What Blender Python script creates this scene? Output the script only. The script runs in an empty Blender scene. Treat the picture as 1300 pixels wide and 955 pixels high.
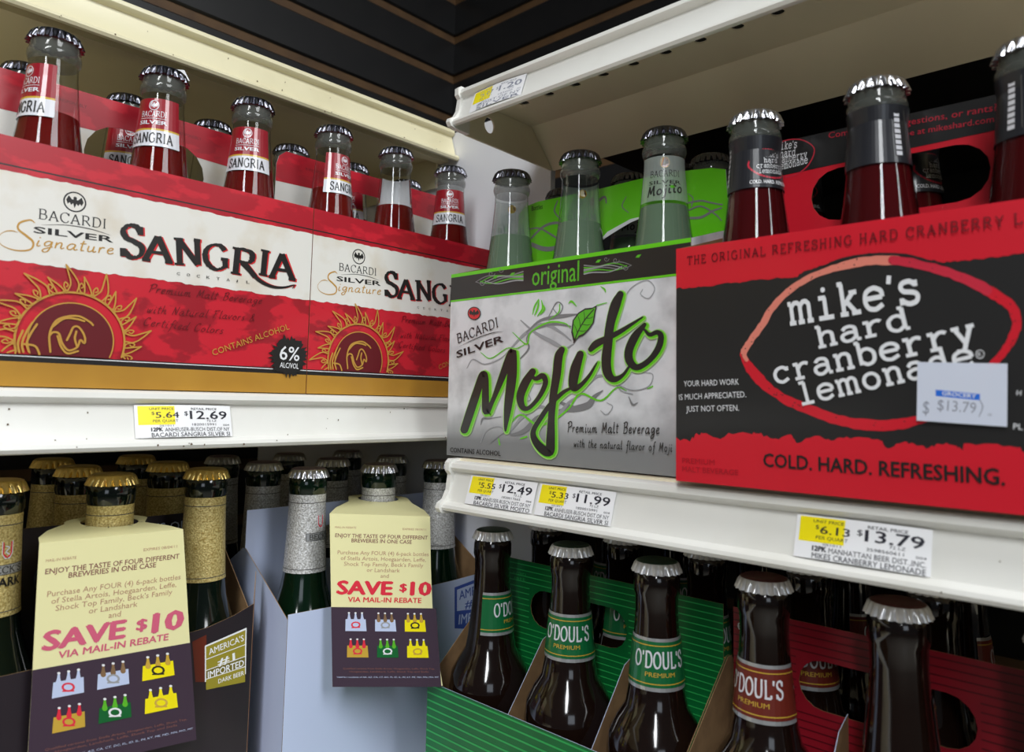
import bpy, math, random
from mathutils import Vector, Matrix
from mathutils.geometry import tessellate_polygon
random.seed(7)
PI = math.pi
scn = bpy.context.scene
COL = scn.collection

# ------------------------------------------------------------------ camera
# eye is the origin of the shop measurements; the floor lies EYE metres below it.
# +x runs out along the right shelf run, +y runs away along the left shelf run.
EYE = 1.30
FPX, CX, CY = 916.5, 650.0, 432.0
YAW, PITCH, ROLL = math.radians(42.82), math.radians(4.89), math.radians(1.145)
_F = Vector((-math.sin(YAW)*math.cos(PITCH), math.cos(YAW)*math.cos(PITCH), math.sin(PITCH)))
_R0 = Vector((math.cos(YAW), math.sin(YAW), 0))
_U0 = _R0.cross(_F)
_R = math.cos(ROLL)*_R0 + math.sin(ROLL)*_U0
_U = -math.sin(ROLL)*_R0 + math.cos(ROLL)*_U0
cam_d = bpy.data.cameras.new('camera')
cam = bpy.data.objects.new('camera', cam_d)
COL.objects.link(cam)
cam.matrix_world = Matrix(((_R.x, _U.x, -_F.x, 0), (_R.y, _U.y, -_F.y, 0), (_R.z, _U.z, -_F.z, EYE), (0, 0, 0, 1)))
cam_d.sensor_width = 36.0
cam_d.lens = 36.0*FPX/1300.0
cam_d.shift_y = -(477.5-CY)/1300.0
cam_d.clip_start = 0.01
cam_d.dof.use_dof = True
cam_d.dof.focus_distance = 0.52
cam_d.dof.aperture_fstop = 10.0
scn.camera = cam

# ------------------------------------------------------------------ world, lights, exposure
world = bpy.data.worlds.new('world'); scn.world = world
world.use_nodes = True
world.node_tree.nodes['Background'].inputs[0].default_value = (0.86, 0.93, 1.0, 1)
world.node_tree.nodes['Background'].inputs[1].default_value = 0.05
def area(name, loc, aim, sx, sy, power, color):
    l = bpy.data.lights.new(name, 'AREA'); l.shape = 'RECTANGLE'; l.size = sx; l.size_y = sy
    l.energy = power; l.color = color
    o = bpy.data.objects.new(name, l); COL.objects.link(o)
    o.location = Vector(loc) + Vector((0, 0, EYE))
    d = Vector(aim)-Vector(loc)
    o.rotation_euler = d.to_track_quat('-Z', 'Y').to_euler()
    return o
def light_row(loc, ang, length, width, power, color):
    # row of fluorescent troffers under the shop ceiling, shining down, turned by ang about the vertical
    o = area('ceiling_light_row', loc, (loc[0], loc[1], 0), length, width, power, color)
    o.rotation_euler = (0, 0, math.radians(ang)); return o
light_row((2.05, 0.30, 1.25), 0, 3.2, 0.66, 64, (0.95, 0.98, 1.0))
light_row((0.95, -1.76, 1.25), -60, 3.2, 0.30, 66, (0.95, 0.98, 1.0))
area('cool_fill_light', (2.60, -2.60, 0.55), (-0.45, 0.25, 0.05), 1.2, 0.9, 6, (0.80, 0.89, 1.0))  # added weak cool fill from behind the camera, not an actual window
scn.view_settings.view_transform = 'Standard'
scn.view_settings.look = 'None'
scn.view_settings.exposure = 0.0
scn.view_settings.gamma = 1.0
scn.view_settings.use_curve_mapping = False

# ------------------------------------------------------------------ measuring helpers
def ray(x, y):
    return _R*((x-CX)/FPX) - _U*((y-CY)/FPX) + _F
def onY(x, y, Y):
    d = ray(x, y); return d*(Y/d.y)
def onX(x, y, X):
    d = ray(x, y); return d*(X/d.x)

# ------------------------------------------------------------------ materials
def lin(c):
    return tuple(((v/255)/12.92 if v/255 <= 0.04045 else ((v/255+0.055)/1.055)**2.4) for v in c) + (1,)
MATS = {}
def mat(name, rgb, rough=0.5, metal=0.0, coat=0.0, alpha=1.0, spec=0.5):
    m = bpy.data.materials.new(name); m.use_nodes = True
    b = m.node_tree.nodes['Principled BSDF']
    b.inputs['Base Color'].default_value = lin(rgb)
    b.inputs['Roughness'].default_value = rough
    b.inputs['Metallic'].default_value = metal
    b.inputs['Coat Weight'].default_value = coat
    b.inputs['Coat Roughness'].default_value = 0.12
    b.inputs['Alpha'].default_value = alpha
    b.inputs['Specular IOR Level'].default_value = spec
    MATS[name] = m
    return m
def noisy(name, rgb1, rgb2, scale=40, lo=0.4, hi=0.6, rough=0.4, metal=0.0, coat=0.0, detail=4, bump=0.0, stretch=(1, 1, 1)):
    m = mat(name, rgb1, rough, metal, coat)
    nt = m.node_tree; b = nt.nodes['Principled BSDF']
    tc = nt.nodes.new('ShaderNodeTexCoord')
    mp = nt.nodes.new('ShaderNodeMapping'); mp.inputs['Scale'].default_value = stretch
    n = nt.nodes.new('ShaderNodeTexNoise'); n.inputs['Scale'].default_value = scale; n.inputs['Detail'].default_value = detail
    r = nt.nodes.new('ShaderNodeValToRGB')
    r.color_ramp.elements[0].position = lo; r.color_ramp.elements[0].color = lin(rgb1)
    r.color_ramp.elements[1].position = hi; r.color_ramp.elements[1].color = lin(rgb2)
    nt.links.new(tc.outputs['Object'], mp.inputs[0]); nt.links.new(mp.outputs[0], n.inputs['Vector'])
    nt.links.new(n.outputs['Fac'], r.inputs[0]); nt.links.new(r.outputs[0], b.inputs['Base Color'])
    if bump:
        bp = nt.nodes.new('ShaderNodeBump'); bp.inputs['Strength'].default_value = bump; bp.inputs['Distance'].default_value = 0.001
        nt.links.new(n.outputs['Fac'], bp.inputs['Height']); nt.links.new(bp.outputs[0], b.inputs['Normal'])
    return m
def glass(name, tint, edge):
    # thin bottle wall: clear face-on, denser and more reflective towards the silhouette
    m = bpy.data.materials.new(name); m.use_nodes = True; nt = m.node_tree
    nt.nodes.remove(nt.nodes['Principled BSDF']); out = nt.nodes['Material Output']
    lw = nt.nodes.new('ShaderNodeLayerWeight'); lw.inputs[0].default_value = 0.35
    rm = nt.nodes.new('ShaderNodeValToRGB')
    rm.color_ramp.elements[0].position = 0.5; rm.color_ramp.elements[0].color = lin(tint)
    rm.color_ramp.elements[1].position = 0.95; rm.color_ramp.elements[1].color = lin(edge)
    nt.links.new(lw.outputs['Facing'], rm.inputs[0])
    tr = nt.nodes.new('ShaderNodeBsdfTransparent'); nt.links.new(rm.outputs[0], tr.inputs[0])
    gl = nt.nodes.new('ShaderNodeBsdfGlossy'); gl.inputs['Roughness'].default_value = 0.04
    fr = nt.nodes.new('ShaderNodeFresnel'); fr.inputs[0].default_value = 1.52
    mx = nt.nodes.new('ShaderNodeMixShader')
    ge = nt.nodes.new('ShaderNodeNewGeometry'); inv = nt.nodes.new('ShaderNodeMath'); inv.operation = 'SUBTRACT'; inv.inputs[0].default_value = 1.0
    nt.links.new(ge.outputs['Backfacing'], inv.inputs[1]); ml = nt.nodes.new('ShaderNodeMath'); ml.operation = 'MULTIPLY'
    nt.links.new(fr.outputs[0], ml.inputs[0]); nt.links.new(inv.outputs[0], ml.inputs[1])
    nt.links.new(ml.outputs[0], mx.inputs[0]); nt.links.new(tr.outputs[0], mx.inputs[1]); nt.links.new(gl.outputs[0], mx.inputs[2])
    nt.links.new(mx.outputs[0], out.inputs[0]); MATS[name] = m
    return m

noisy('shelf_white', (234, 224, 196), (222, 211, 182), 9, 0.45, 0.8, 0.35)
noisy('shelf_cream', (226, 217, 178), (208, 197, 158), 9, 0.45, 0.8, 0.35)
noisy('rail_white', (235, 234, 228), (223, 221, 212), 14, 0.5, 0.8, 0.28)
noisy('rail_cream', (232, 224, 188), (216, 206, 168), 14, 0.5, 0.8, 0.3)
noisy('panel_white', (236, 236, 240), (226, 226, 232), 6, 0.4, 0.7, 0.45)
mat('dirt', (96, 76, 52), 0.8); mat('hole_black', (16, 15, 14), 0.8)
noisy('slat_black', (13, 13, 15), (18, 17, 18), 30, 0.4, 0.7, 0.4)
noisy('slat_groove', (92, 66, 38), (74, 52, 30), 30, 0.4, 0.7, 0.6)
noisy('floor_tile', (150, 146, 138), (128, 124, 116), 12, 0.4, 0.6, 0.3)
CO = 0.25
noisy('red', (203, 30, 48), (160, 22, 38), 42, 0.50, 0.56, 0.36, coat=CO, stretch=(1, 1, 1.8))
noisy('red_band', (176, 24, 42), (202, 32, 50), 36, 0.52, 0.58, 0.36, coat=CO, stretch=(1, 1, 2.2))
noisy('cream', (232, 229, 222), (218, 208, 190), 30, 0.5, 0.72, 0.36, coat=CO)
noisy('gold', (184, 136, 48), (170, 122, 42), 20, 0.4, 0.7, 0.38, coat=CO)
mat('ink', (30, 28, 28), 0.38, coat=CO); mat('ink_red', (216, 40, 46), 0.38, coat=CO); mat('paper_white', (236, 237, 240), 0.4, coat=CO)
mat('gold_ink', (194, 146, 62), 0.38); mat('dark_red', (100, 14, 24), 0.4); mat('ink_grey', (80, 78, 76), 0.4)
noisy('silver', (226, 227, 230), (182, 183, 186), 45, 0.44, 0.72, 0.34, coat=CO, detail=7)
noisy('silver_low', (142, 143, 144), (166, 167, 169), 45, 0.45, 0.62, 0.34, coat=CO, detail=6)
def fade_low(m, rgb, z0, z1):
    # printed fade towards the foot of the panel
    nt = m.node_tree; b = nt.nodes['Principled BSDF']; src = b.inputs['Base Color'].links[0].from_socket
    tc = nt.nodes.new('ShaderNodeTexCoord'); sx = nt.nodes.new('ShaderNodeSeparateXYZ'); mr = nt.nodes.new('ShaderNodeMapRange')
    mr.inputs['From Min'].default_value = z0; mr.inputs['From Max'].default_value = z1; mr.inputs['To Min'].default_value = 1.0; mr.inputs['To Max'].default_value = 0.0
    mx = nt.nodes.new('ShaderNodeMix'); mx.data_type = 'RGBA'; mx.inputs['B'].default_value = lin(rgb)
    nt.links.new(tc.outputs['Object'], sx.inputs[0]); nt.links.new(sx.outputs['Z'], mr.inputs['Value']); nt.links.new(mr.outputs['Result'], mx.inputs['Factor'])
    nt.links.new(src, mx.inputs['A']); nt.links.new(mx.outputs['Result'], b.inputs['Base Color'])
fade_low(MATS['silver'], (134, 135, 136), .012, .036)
mat('lime', (104, 206, 26), 0.36, coat=CO); mat('leaf_green', (92, 184, 40), 0.36); mat('charcoal', (38, 35, 34), 0.36, coat=CO)
mat('swirl_grey', (128, 128, 130), 0.38); mat('swirl_light', (158, 159, 162), 0.38); mat('lime_soft', (168, 218, 120), 0.4)
mat('mike_red', (214, 28, 46), 0.34, coat=CO); mat('mike_black', (38, 37, 37), 0.34, coat=CO)
mat('salmon', (232, 136, 118), 0.36, coat=CO); mat('mike_ink', (110, 14, 24), 0.4); mat('mike_faint', (168, 20, 36), 0.4)
mat('mike_pink', (206, 44, 66), 0.34, coat=CO)
noisy('kraft', (150, 118, 82), (132, 102, 70), 60, 0.4, 0.6, 0.7)
mat('card_white', (196, 208, 238), 0.5); mat('card_blue', (58, 84, 168), 0.5)
mat('carton_dark', (34, 26, 34), 0.4, coat=0.2); mat('carton_rust', (96, 34, 18), 0.4); mat('sign_olive', (150, 138, 40), 0.45); mat('sign_olive_dark', (110, 100, 26), 0.45)
mat('hang_cream', (238, 232, 176), 0.45); mat('hang_purple', (62, 46, 62), 0.45); mat('hang_red', (226, 44, 66), 0.45); mat('hang_pink', (214, 96, 126), 0.45); mat('hang_mauve', (140, 92, 84), 0.5); mat('hang_text', (190, 150, 122), 0.5)
mat('tag_white', (244, 244, 246), 0.4); mat('tag_yellow', (250, 232, 6), 0.4); mat('tag_ink', (26, 26, 40), 0.5)
mat('sticker', (222, 228, 244), 0.4, alpha=0.94); mat('sticker_blue', (36, 110, 220), 0.4); mat('sticker_ink', (146, 150, 164), 0.5)
noisy('stripe_green', (6, 112, 52), (4, 98, 44), 20, 0.4, 0.6, 0.4); mat('stripe_light', (44, 172, 84), 0.4)
noisy('stripe_red', (152, 22, 38), (134, 16, 32), 20, 0.4, 0.6, 0.4); mat('stripe_dark', (92, 10, 22), 0.4)
# bottles
glass('clear_glass', (244, 247, 245), (58, 64, 60))
mat('sangria_liquid', (106, 15, 12), 0.12, alpha=0.90, spec=0.0); mat('mojito_liquid', (118, 138, 116), 0.14, alpha=0.82, spec=0.0)
mat('cranberry_liquid', (74, 14, 17), 0.16, alpha=0.96, spec=0.0)
mat('brown_glass', (24, 13, 9), 0.08, coat=0.6); mat('green_glass', (3, 26, 12), 0.08, coat=0.6); mat('dark_green_glass', (10, 20, 14), 0.08, coat=0.6)
mat('cap_black', (104, 104, 112), 0.22, metal=1.0); mat('cap_black_top', (40, 40, 43), 0.35, metal=0.6)
mat('cap_silver', (206, 206, 210), 0.22, metal=0.95); mat('cap_gold', (226, 196, 120), 0.24, metal=0.9); mat('cap_gold_top', (196, 168, 96), 0.4, metal=0.7)
mat('cap_green_top', (30, 62, 46), 0.4, metal=0.3); mat('cap_maroon_top', (92, 42, 44), 0.4, metal=0.3); mat('cap_white', (238, 238, 240), 0.25, metal=0.35)
mat('thick_glass', (104, 108, 102), 0.06, coat=1.0, alpha=0.5); mat('cap_liner', (92, 92, 90), 0.5); mat('cap_pink_top', (150, 128, 134), 0.35, metal=0.7)
noisy('foil_gold', (232, 214, 146), (178, 152, 84), 900, 0.35, 0.65, 0.36, metal=0.25, detail=2, bump=0.5)
noisy('foil_silver', (238, 238, 238), (168, 166, 162), 900, 0.35, 0.65, 0.36, metal=0.25, detail=2, bump=0.5)
mat('label_red', (150, 16, 34), 0.3, coat=.8); mat('label_white', (226, 226, 232), 0.3, coat=.8); mat('label_gold', (206, 168, 60), 0.3, coat=.8); mat('label_black', (40, 41, 46), 0.3, coat=0.3)
mat('label_film', (214, 226, 218), 0.4, alpha=0.32); mat('label_green', (18, 106, 58), 0.3, coat=.6); mat('label_maroon', (112, 40, 30), 0.35); mat('label_silver', (200, 202, 204), 0.3, metal=0.6)

# ------------------------------------------------------------------ mesh builder
class MB:
    def __init__(s): s.v = []; s.f = []; s.m = []; s.names = []; s.h = 0
    def mi(s, name):
        if name not in s.names: s.names.append(name)
        return s.names.index(name)
    def add(s, vs, fs, m):
        n = len(s.v); k = s.mi(m)
        s.v += [tuple(p) for p in vs]
        for f in fs: s.f.append(tuple(i+n for i in f)); s.m.append(k)
    def box(s, a, b, m):
        (x0, y0, z0), (x1, y1, z1) = a, b
        vs = [(x0,y0,z0),(x1,y0,z0),(x1,y1,z0),(x0,y1,z0),(x0,y0,z1),(x1,y0,z1),(x1,y1,z1),(x0,y1,z1)]
        s.add(vs, [(0,3,2,1),(4,5,6,7),(0,1,5,4),(1,2,6,5),(2,3,7,6),(3,0,4,7)], m)
    def lathe(s, prof, m, n=40, cap_top=False, cap_bot=False):
        vs = []; fs = []
        for (r, z) in prof:
            for i in range(n):
                a = 2*PI*i/n; vs.append((r*math.cos(a), r*math.sin(a), z))
        for j in range(len(prof)-1):
            for i in range(n):
                k = (i+1) % n; q = (j*n+i, (j+1)*n+i, (j+1)*n+k, j*n+k)
                fs.append(q if prof[0][1] >= prof[-1][1] else q[::-1])
        if cap_top: fs.append(tuple((len(prof)-1)*n+i for i in range(n)))
        if cap_bot: fs.append(tuple(reversed(range(n))))
        s.add(vs, fs, m)
    def extrude(s, prof, fr, length, m, t0=0.0):
        # prof: closed list of (out, up) in frame fr, swept along fr.U
        n = len(prof); vs = [fr.p(t0, u, o) for (o, u) in prof] + [fr.p(t0+length, u, o) for (o, u) in prof]
        fs = [(i, (i+1) % n, (i+1) % n+n, i+n) for i in range(n)] + [tuple(range(n)), tuple(range(2*n-1, n-1, -1))]
        s.add(vs, fs, m)
    def build(s, name, parent=None, smooth=False, loc=None):
        me = bpy.data.meshes.new(name)
        org = Vector((0, 0, 0))
        if parent is not None and loc is None: org = parent.location - Vector((0, 0, EYE))
        if parent is None and loc is not None: org = Vector(loc)
        me.from_pydata([tuple(Vector(p)-org) for p in s.v], [], s.f)
        for nm in s.names: me.materials.append(MATS[nm])
        me.polygons.foreach_set('material_index', s.m)
        if smooth:
            me.polygons.foreach_set('use_smooth', [True]*len(s.f))
            try: me.set_sharp_from_angle(angle=math.radians(38))
            except Exception: pass
        me.update()
        o = bpy.data.objects.new(name, me); COL.objects.link(o)
        if parent is not None: o.parent = parent
        else: o.location = org + Vector((0, 0, EYE))
        return o
class Frame:
    def __init__(s, O, U, V, N): s.O, s.U, s.V, s.N = Vector(O), Vector(U), Vector(V), Vector(N)
    def p(s, u, v, h=0.0): return s.O + s.U*u + s.V*v + s.N*h
UP = (0, 0, 1)
def frL(x, y, z): return Frame((x, y, z), (0, 1, 0), UP, (1, 0, 0))     # faces of the left run look towards +x
def frR(x, y, z): return Frame((x, y, z), (1, 0, 0), UP, (0, -1, 0))    # faces of the right run look towards -y
def root(name, loc, label=None, cat=None, group=None, rz=0.0):
    o = bpy.data.objects.new(name, None); COL.objects.link(o)
    o.empty_display_size = 0.02
    o.location = Vector(loc) + Vector((0, 0, EYE)); o.rotation_euler = (0, 0, rz)
    tag(o, label, cat, group); return o
def tag(o, label=None, cat=None, group=None, kind=None):
    if label: o['label'] = label
    if cat: o['category'] = cat
    if group: o['group'] = group
    if kind: o['kind'] = kind
    return o
def plate(mb, fr, outline, holes, t, m_front, m_edge=None, m_back=None):
    loops = [outline]+list(holes)
    pts = [p for l in loops for p in l]
    tris = tessellate_polygon([[Vector((x, y, 0)) for x, y in l] for l in loops])
    n = len(pts)
    def ar(t3):
        a, b, c = (pts[i] for i in t3); return (b[0]-a[0])*(c[1]-a[1])-(b[1]-a[1])*(c[0]-a[0])
    tris = [t3 if ar(t3) > 0 else t3[::-1] for t3 in tris]
    mb.add([fr.p(x, y, 0) for x, y in pts], tris, m_front)
    mb.add([fr.p(x, y, -t) for x, y in pts], [t3[::-1] for t3 in tris], m_back or m_front)
    for l in loops:
        k = len(l); vs = [fr.p(x, y, 0) for x, y in l]+[fr.p(x, y, -t) for x, y in l]
        mb.add(vs, [(i, (i+1) % k, (i+1) % k+k, i+k) for i in range(k)], m_edge or m_front)
def capsule(u0, v0, u1, v1, n=8):
    r = (v1-v0)/2; out = []
    for i in range(n+1):
        a = PI/2+PI*i/n; out.append((u0+r+r*math.cos(a), (v0+v1)/2+r*math.sin(a)))
    for i in range(n+1):
        a = -PI/2+PI*i/n; out.append((u1-r+r*math.cos(a), (v0+v1)/2+r*math.sin(a)))
    return out

# ------------------------------------------------------------------ print and lettering
def smooth_line(pts, closed=False, k=6):
    if len(pts) < 3: return [tuple(p) for p in pts]
    P = [tuple(p) for p in pts]; n = len(P); out = []
    def g(i):
        if closed: return P[i % n]
        if i < 0: return tuple(2*a-b for a, b in zip(P[0], P[1]))
        if i >= n: return tuple(2*a-b for a, b in zip(P[-1], P[-2]))
        return P[i]
    for i in range(n if closed else n-1):
        a, b, c, d = g(i-1), g(i), g(i+1), g(i+2)
        for j in range(k):
            t = j/k
            out.append(tuple(0.5*(2*q+(r-p)*t+(2*p-5*q+4*r-s)*t*t+(3*q-p-3*r+s)*t**3) for p, q, r, s in zip(a, b, c, d)))
    out.append(P[0] if closed else P[-1])
    return out
def ribbon(pts, wf):
    # pts: list of (x, y); wf(i, dx, dy) -> full width
    n = len(pts); vs = []
    for i in range(n):
        a = pts[max(i-1, 0)]; b = pts[min(i+1, n-1)]
        dx, dy = b[0]-a[0], b[1]-a[1]; l = math.hypot(dx, dy) or 1e-9
        w = wf(i, dx/l, dy/l)/2
        vs += [(pts[i][0]-dy/l*w, pts[i][1]+dx/l*w), (pts[i][0]+dy/l*w, pts[i][1]-dx/l*w)]
    return vs, [(2*i, 2*i+1, 2*i+3, 2*i+2) for i in range(n-1)]
TEXT = {}
def text_mesh(s, bold):
    if (s, bold) not in TEXT:
        c = bpy.data.curves.new('lettering', 'FONT'); c.body = s; c.resolution_u = 2; c.size = 1.0; c.offset = bold
        o = bpy.data.objects.new('lettering', c); me = o.to_mesh()
        TEXT[(s, bold)] = ([(v.co.x, v.co.y) for v in me.vertices], [tuple(p.vertices) for p in me.polygons])
        o.to_mesh_clear(); bpy.data.objects.remove(o); bpy.data.curves.remove(c)
    return TEXT[(s, bold)]
def parse(d):
    out = {}
    for line in d.strip().split('\n'):
        ch, w, rest = line.strip().split('|'); st = []
        for q in rest.split(';'):
            q = q.strip()
            if not q: continue
            kind = q[0]; nums = [tuple(float(x) for x in p.split(',')) for p in q[1:].split()]
            st.append((kind, nums))
        out[ch] = (float(w), st)
    return out
# L straight stroke, S smooth stroke, C closed ellipse (centre, radii), D dot, V stem with serifs (x,y0 y1)
SLAB = parse('''
m|8|L.3,5 1.3,5;L1.3,5 1.3,0;L.3,0 2.3,0;S1.3,4 2.2,4.9 3.2,5 3.9,4.3 4,3.4;L4,3.6 4,0;L3.1,0 5,0;S4,4 4.9,4.9 5.9,5 6.6,4.3 6.7,3.4;L6.7,3.6 6.7,0;L5.8,0 7.7,0
i|6|L1.2,5 3.3,5;L3,5 3,0;L.8,0 5.2,0;D2.9,7
k|6.5|L.5,7.5 1.9,7.5;L1.6,7.5 1.6,0;L.5,0 2.8,0;L1.6,2 4.7,5;L3.6,5 5.8,5;L2.7,2.9 5,0;L3.8,0 6.3,0
e|6|L.8,2.7 5.4,2.7;S5.4,2.7 5.2,4.2 3.3,5.05 1.3,4.3 .7,2.5 1.3,.6 3.2,-.05 5.4,.9
'|2.2|L1.4,7.3 .9,5.3
s|6|L4.9,5.2 4.9,3.7;S4.9,4.1 3.6,5.05 1.8,4.9 1.1,3.9 1.8,2.9 3.2,2.6 4.7,2.1 5.1,1.1 4.4,.1 2.6,-.05 1.1,.8;L1,-.2 1,1.4
h|6.3|L.4,7.5 1.7,7.5;L1.5,7.5 1.5,0;L.4,0 2.7,0;S1.5,3.6 2.6,4.8 4,5 4.9,4.2 5,3;L5,3.2 5,0;L3.8,0 6.1,0
a|6|S1.2,4 2.2,5 3.8,5 4.7,4.2 4.8,3;L4.8,3.2 4.8,.5;L4.8,0 6,0;S4.8,2.8 2.8,2.9 1.1,2.3 .9,1 1.8,0 3.4,.1 4.8,1.3
r|6|L.5,5 2.1,5;L1.9,5 1.9,0;L.5,0 3.6,0;S1.9,3.2 3,4.6 4.4,5 5.4,4.5
d|6.2|L3.6,7.5 5,7.5;L4.8,7.5 4.8,0;L4.8,0 6,0;S4.8,3.8 3.6,4.95 2,4.8 .9,3.6 .8,1.7 1.6,.3 3.2,-.1 4.8,1.1
c|6|L4.9,5.1 4.9,3.6;S4.9,4 3.8,5 2.2,4.9 1,3.8 .7,2.3 1.3,.7 2.9,-.1 5,.8
n|6.3|L.4,5 1.7,5;L1.5,5 1.5,0;L.4,0 2.7,0;S1.5,3.6 2.6,4.8 4,5 4.9,4.2 5,3;L5,3.2 5,0;L3.8,0 6.1,0
b|6.2|L.3,7.5 1.6,7.5;L1.4,7.5 1.4,0;S1.4,3.8 2.6,4.95 4.2,4.8 5.3,3.6 5.4,1.7 4.6,.3 3,-.1 1.4,1.1
y|6.2|L.2,5 2.2,5;L1.1,5 3.1,0;L4,5 6,5;L5.1,5 3.1,0;S3.1,.1 2.3,-1.7 1.2,-2 .3,-1.8
l|6|L1.3,7.5 3.3,7.5;L3,7.5 3,0;L.8,0 5.2,0
o|6|C3,2.5 2.3,2.5
''')
ROMAN = parse('''
A|6.4|L.7,0 3.1,7;L3.1,7 5.7,0;L1.6,2.3 4.7,2.3;L0,0 1.6,0;L4.7,0 6.5,0
B|5.8|V1.2,0 7;S1.2,7 3.4,7 4.6,6.2 4.4,4.4 3.2,3.7 1.2,3.7;S3,3.7 4.8,3.2 5.2,1.6 4.2,.2 2.6,0 1.2,0
C|6.2|S5.6,5.6 4.4,6.9 2.6,6.9 1,5.5 .6,3.4 1.2,1.3 2.8,0 4.6,.1 5.7,1.4;L5.7,6.9 5.6,5
D|6.5|V1.2,0 7;S1.2,7 3.2,7 5,6.2 5.9,3.5 5,.8 3.2,0 1.2,0
E|5.4|V1.2,0 7;L1.2,7 4.8,7;L1.2,3.6 4,3.6;L1.2,0 5,0;L4.8,7 4.8,5.8;L5,0 5,1.3
F|5.2|V1.2,0 7;L1.2,7 4.8,7;L1.2,3.6 4,3.6;L4.8,7 4.8,5.8
G|6.6|S5.6,5.6 4.4,6.9 2.6,6.9 1,5.5 .6,3.4 1.2,1.3 2.8,0 4.4,.1 5.7,1;L5.7,3 5.7,.6;L4.5,3 6.4,3
H|6.4|V1.2,0 7;V5.2,0 7;L1.2,3.6 5.2,3.6
I|3|V1.5,0 7
K|6.2|V1.2,0 7;L1.3,2.8 5.2,7;L2.6,4 5.6,0;L4.6,0 6.2,0;L4.4,7 5.9,7
L|5.4|V1.2,0 7;L1.2,0 5,0;L5,0 5,1.4
M|7.8|L1,0 1.4,7;L1.4,7 3.9,.4;L3.9,.4 6.4,7;L6.4,7 6.8,0;L.3,0 1.8,0;L6,0 7.5,0
N|6.8|V1.2,0 7;L1.2,7 5.6,0;L5.6,0 5.6,7;L4.8,7 6.5,7
O|6.8|C3.4,3.5 2.8,3.5
P|5.6|V1.2,0 7;S1.2,7 3.6,7 5,6.2 5,4.2 3.6,3.3 1.2,3.3
R|6.3|V1.2,0 7;S1.2,7 3.4,7 4.7,6.2 4.6,4.3 3.3,3.5 1.2,3.5;L3,3.5 5.9,0
S|5.6|S4.8,5.7 3.8,6.9 2,6.9 .9,5.7 1.4,4.3 3,3.6 4.6,2.7 5,1.4 4,.1 2.2,-.05 .7,1.3;L4.9,6.9 4.8,5;L.6,0 .7,1.9
T|6|V3,0 7;L.4,7 5.6,7;L.5,7 .4,5.6;L5.5,7 5.6,5.6
U|6.6|L1,7 1,2.2;S1,2.2 1.6,.5 3.2,0 4.8,.5 5.4,2.2;L5.4,2.2 5.4,7;L.2,7 1.9,7;L4.7,7 6.2,7
Y|6|L.6,7 3,3.4;L5.4,7 3,3.4;V3,0 3.4
'|2|L1,7.2 .8,5.2
.|2|D.9,.3
''')
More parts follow.
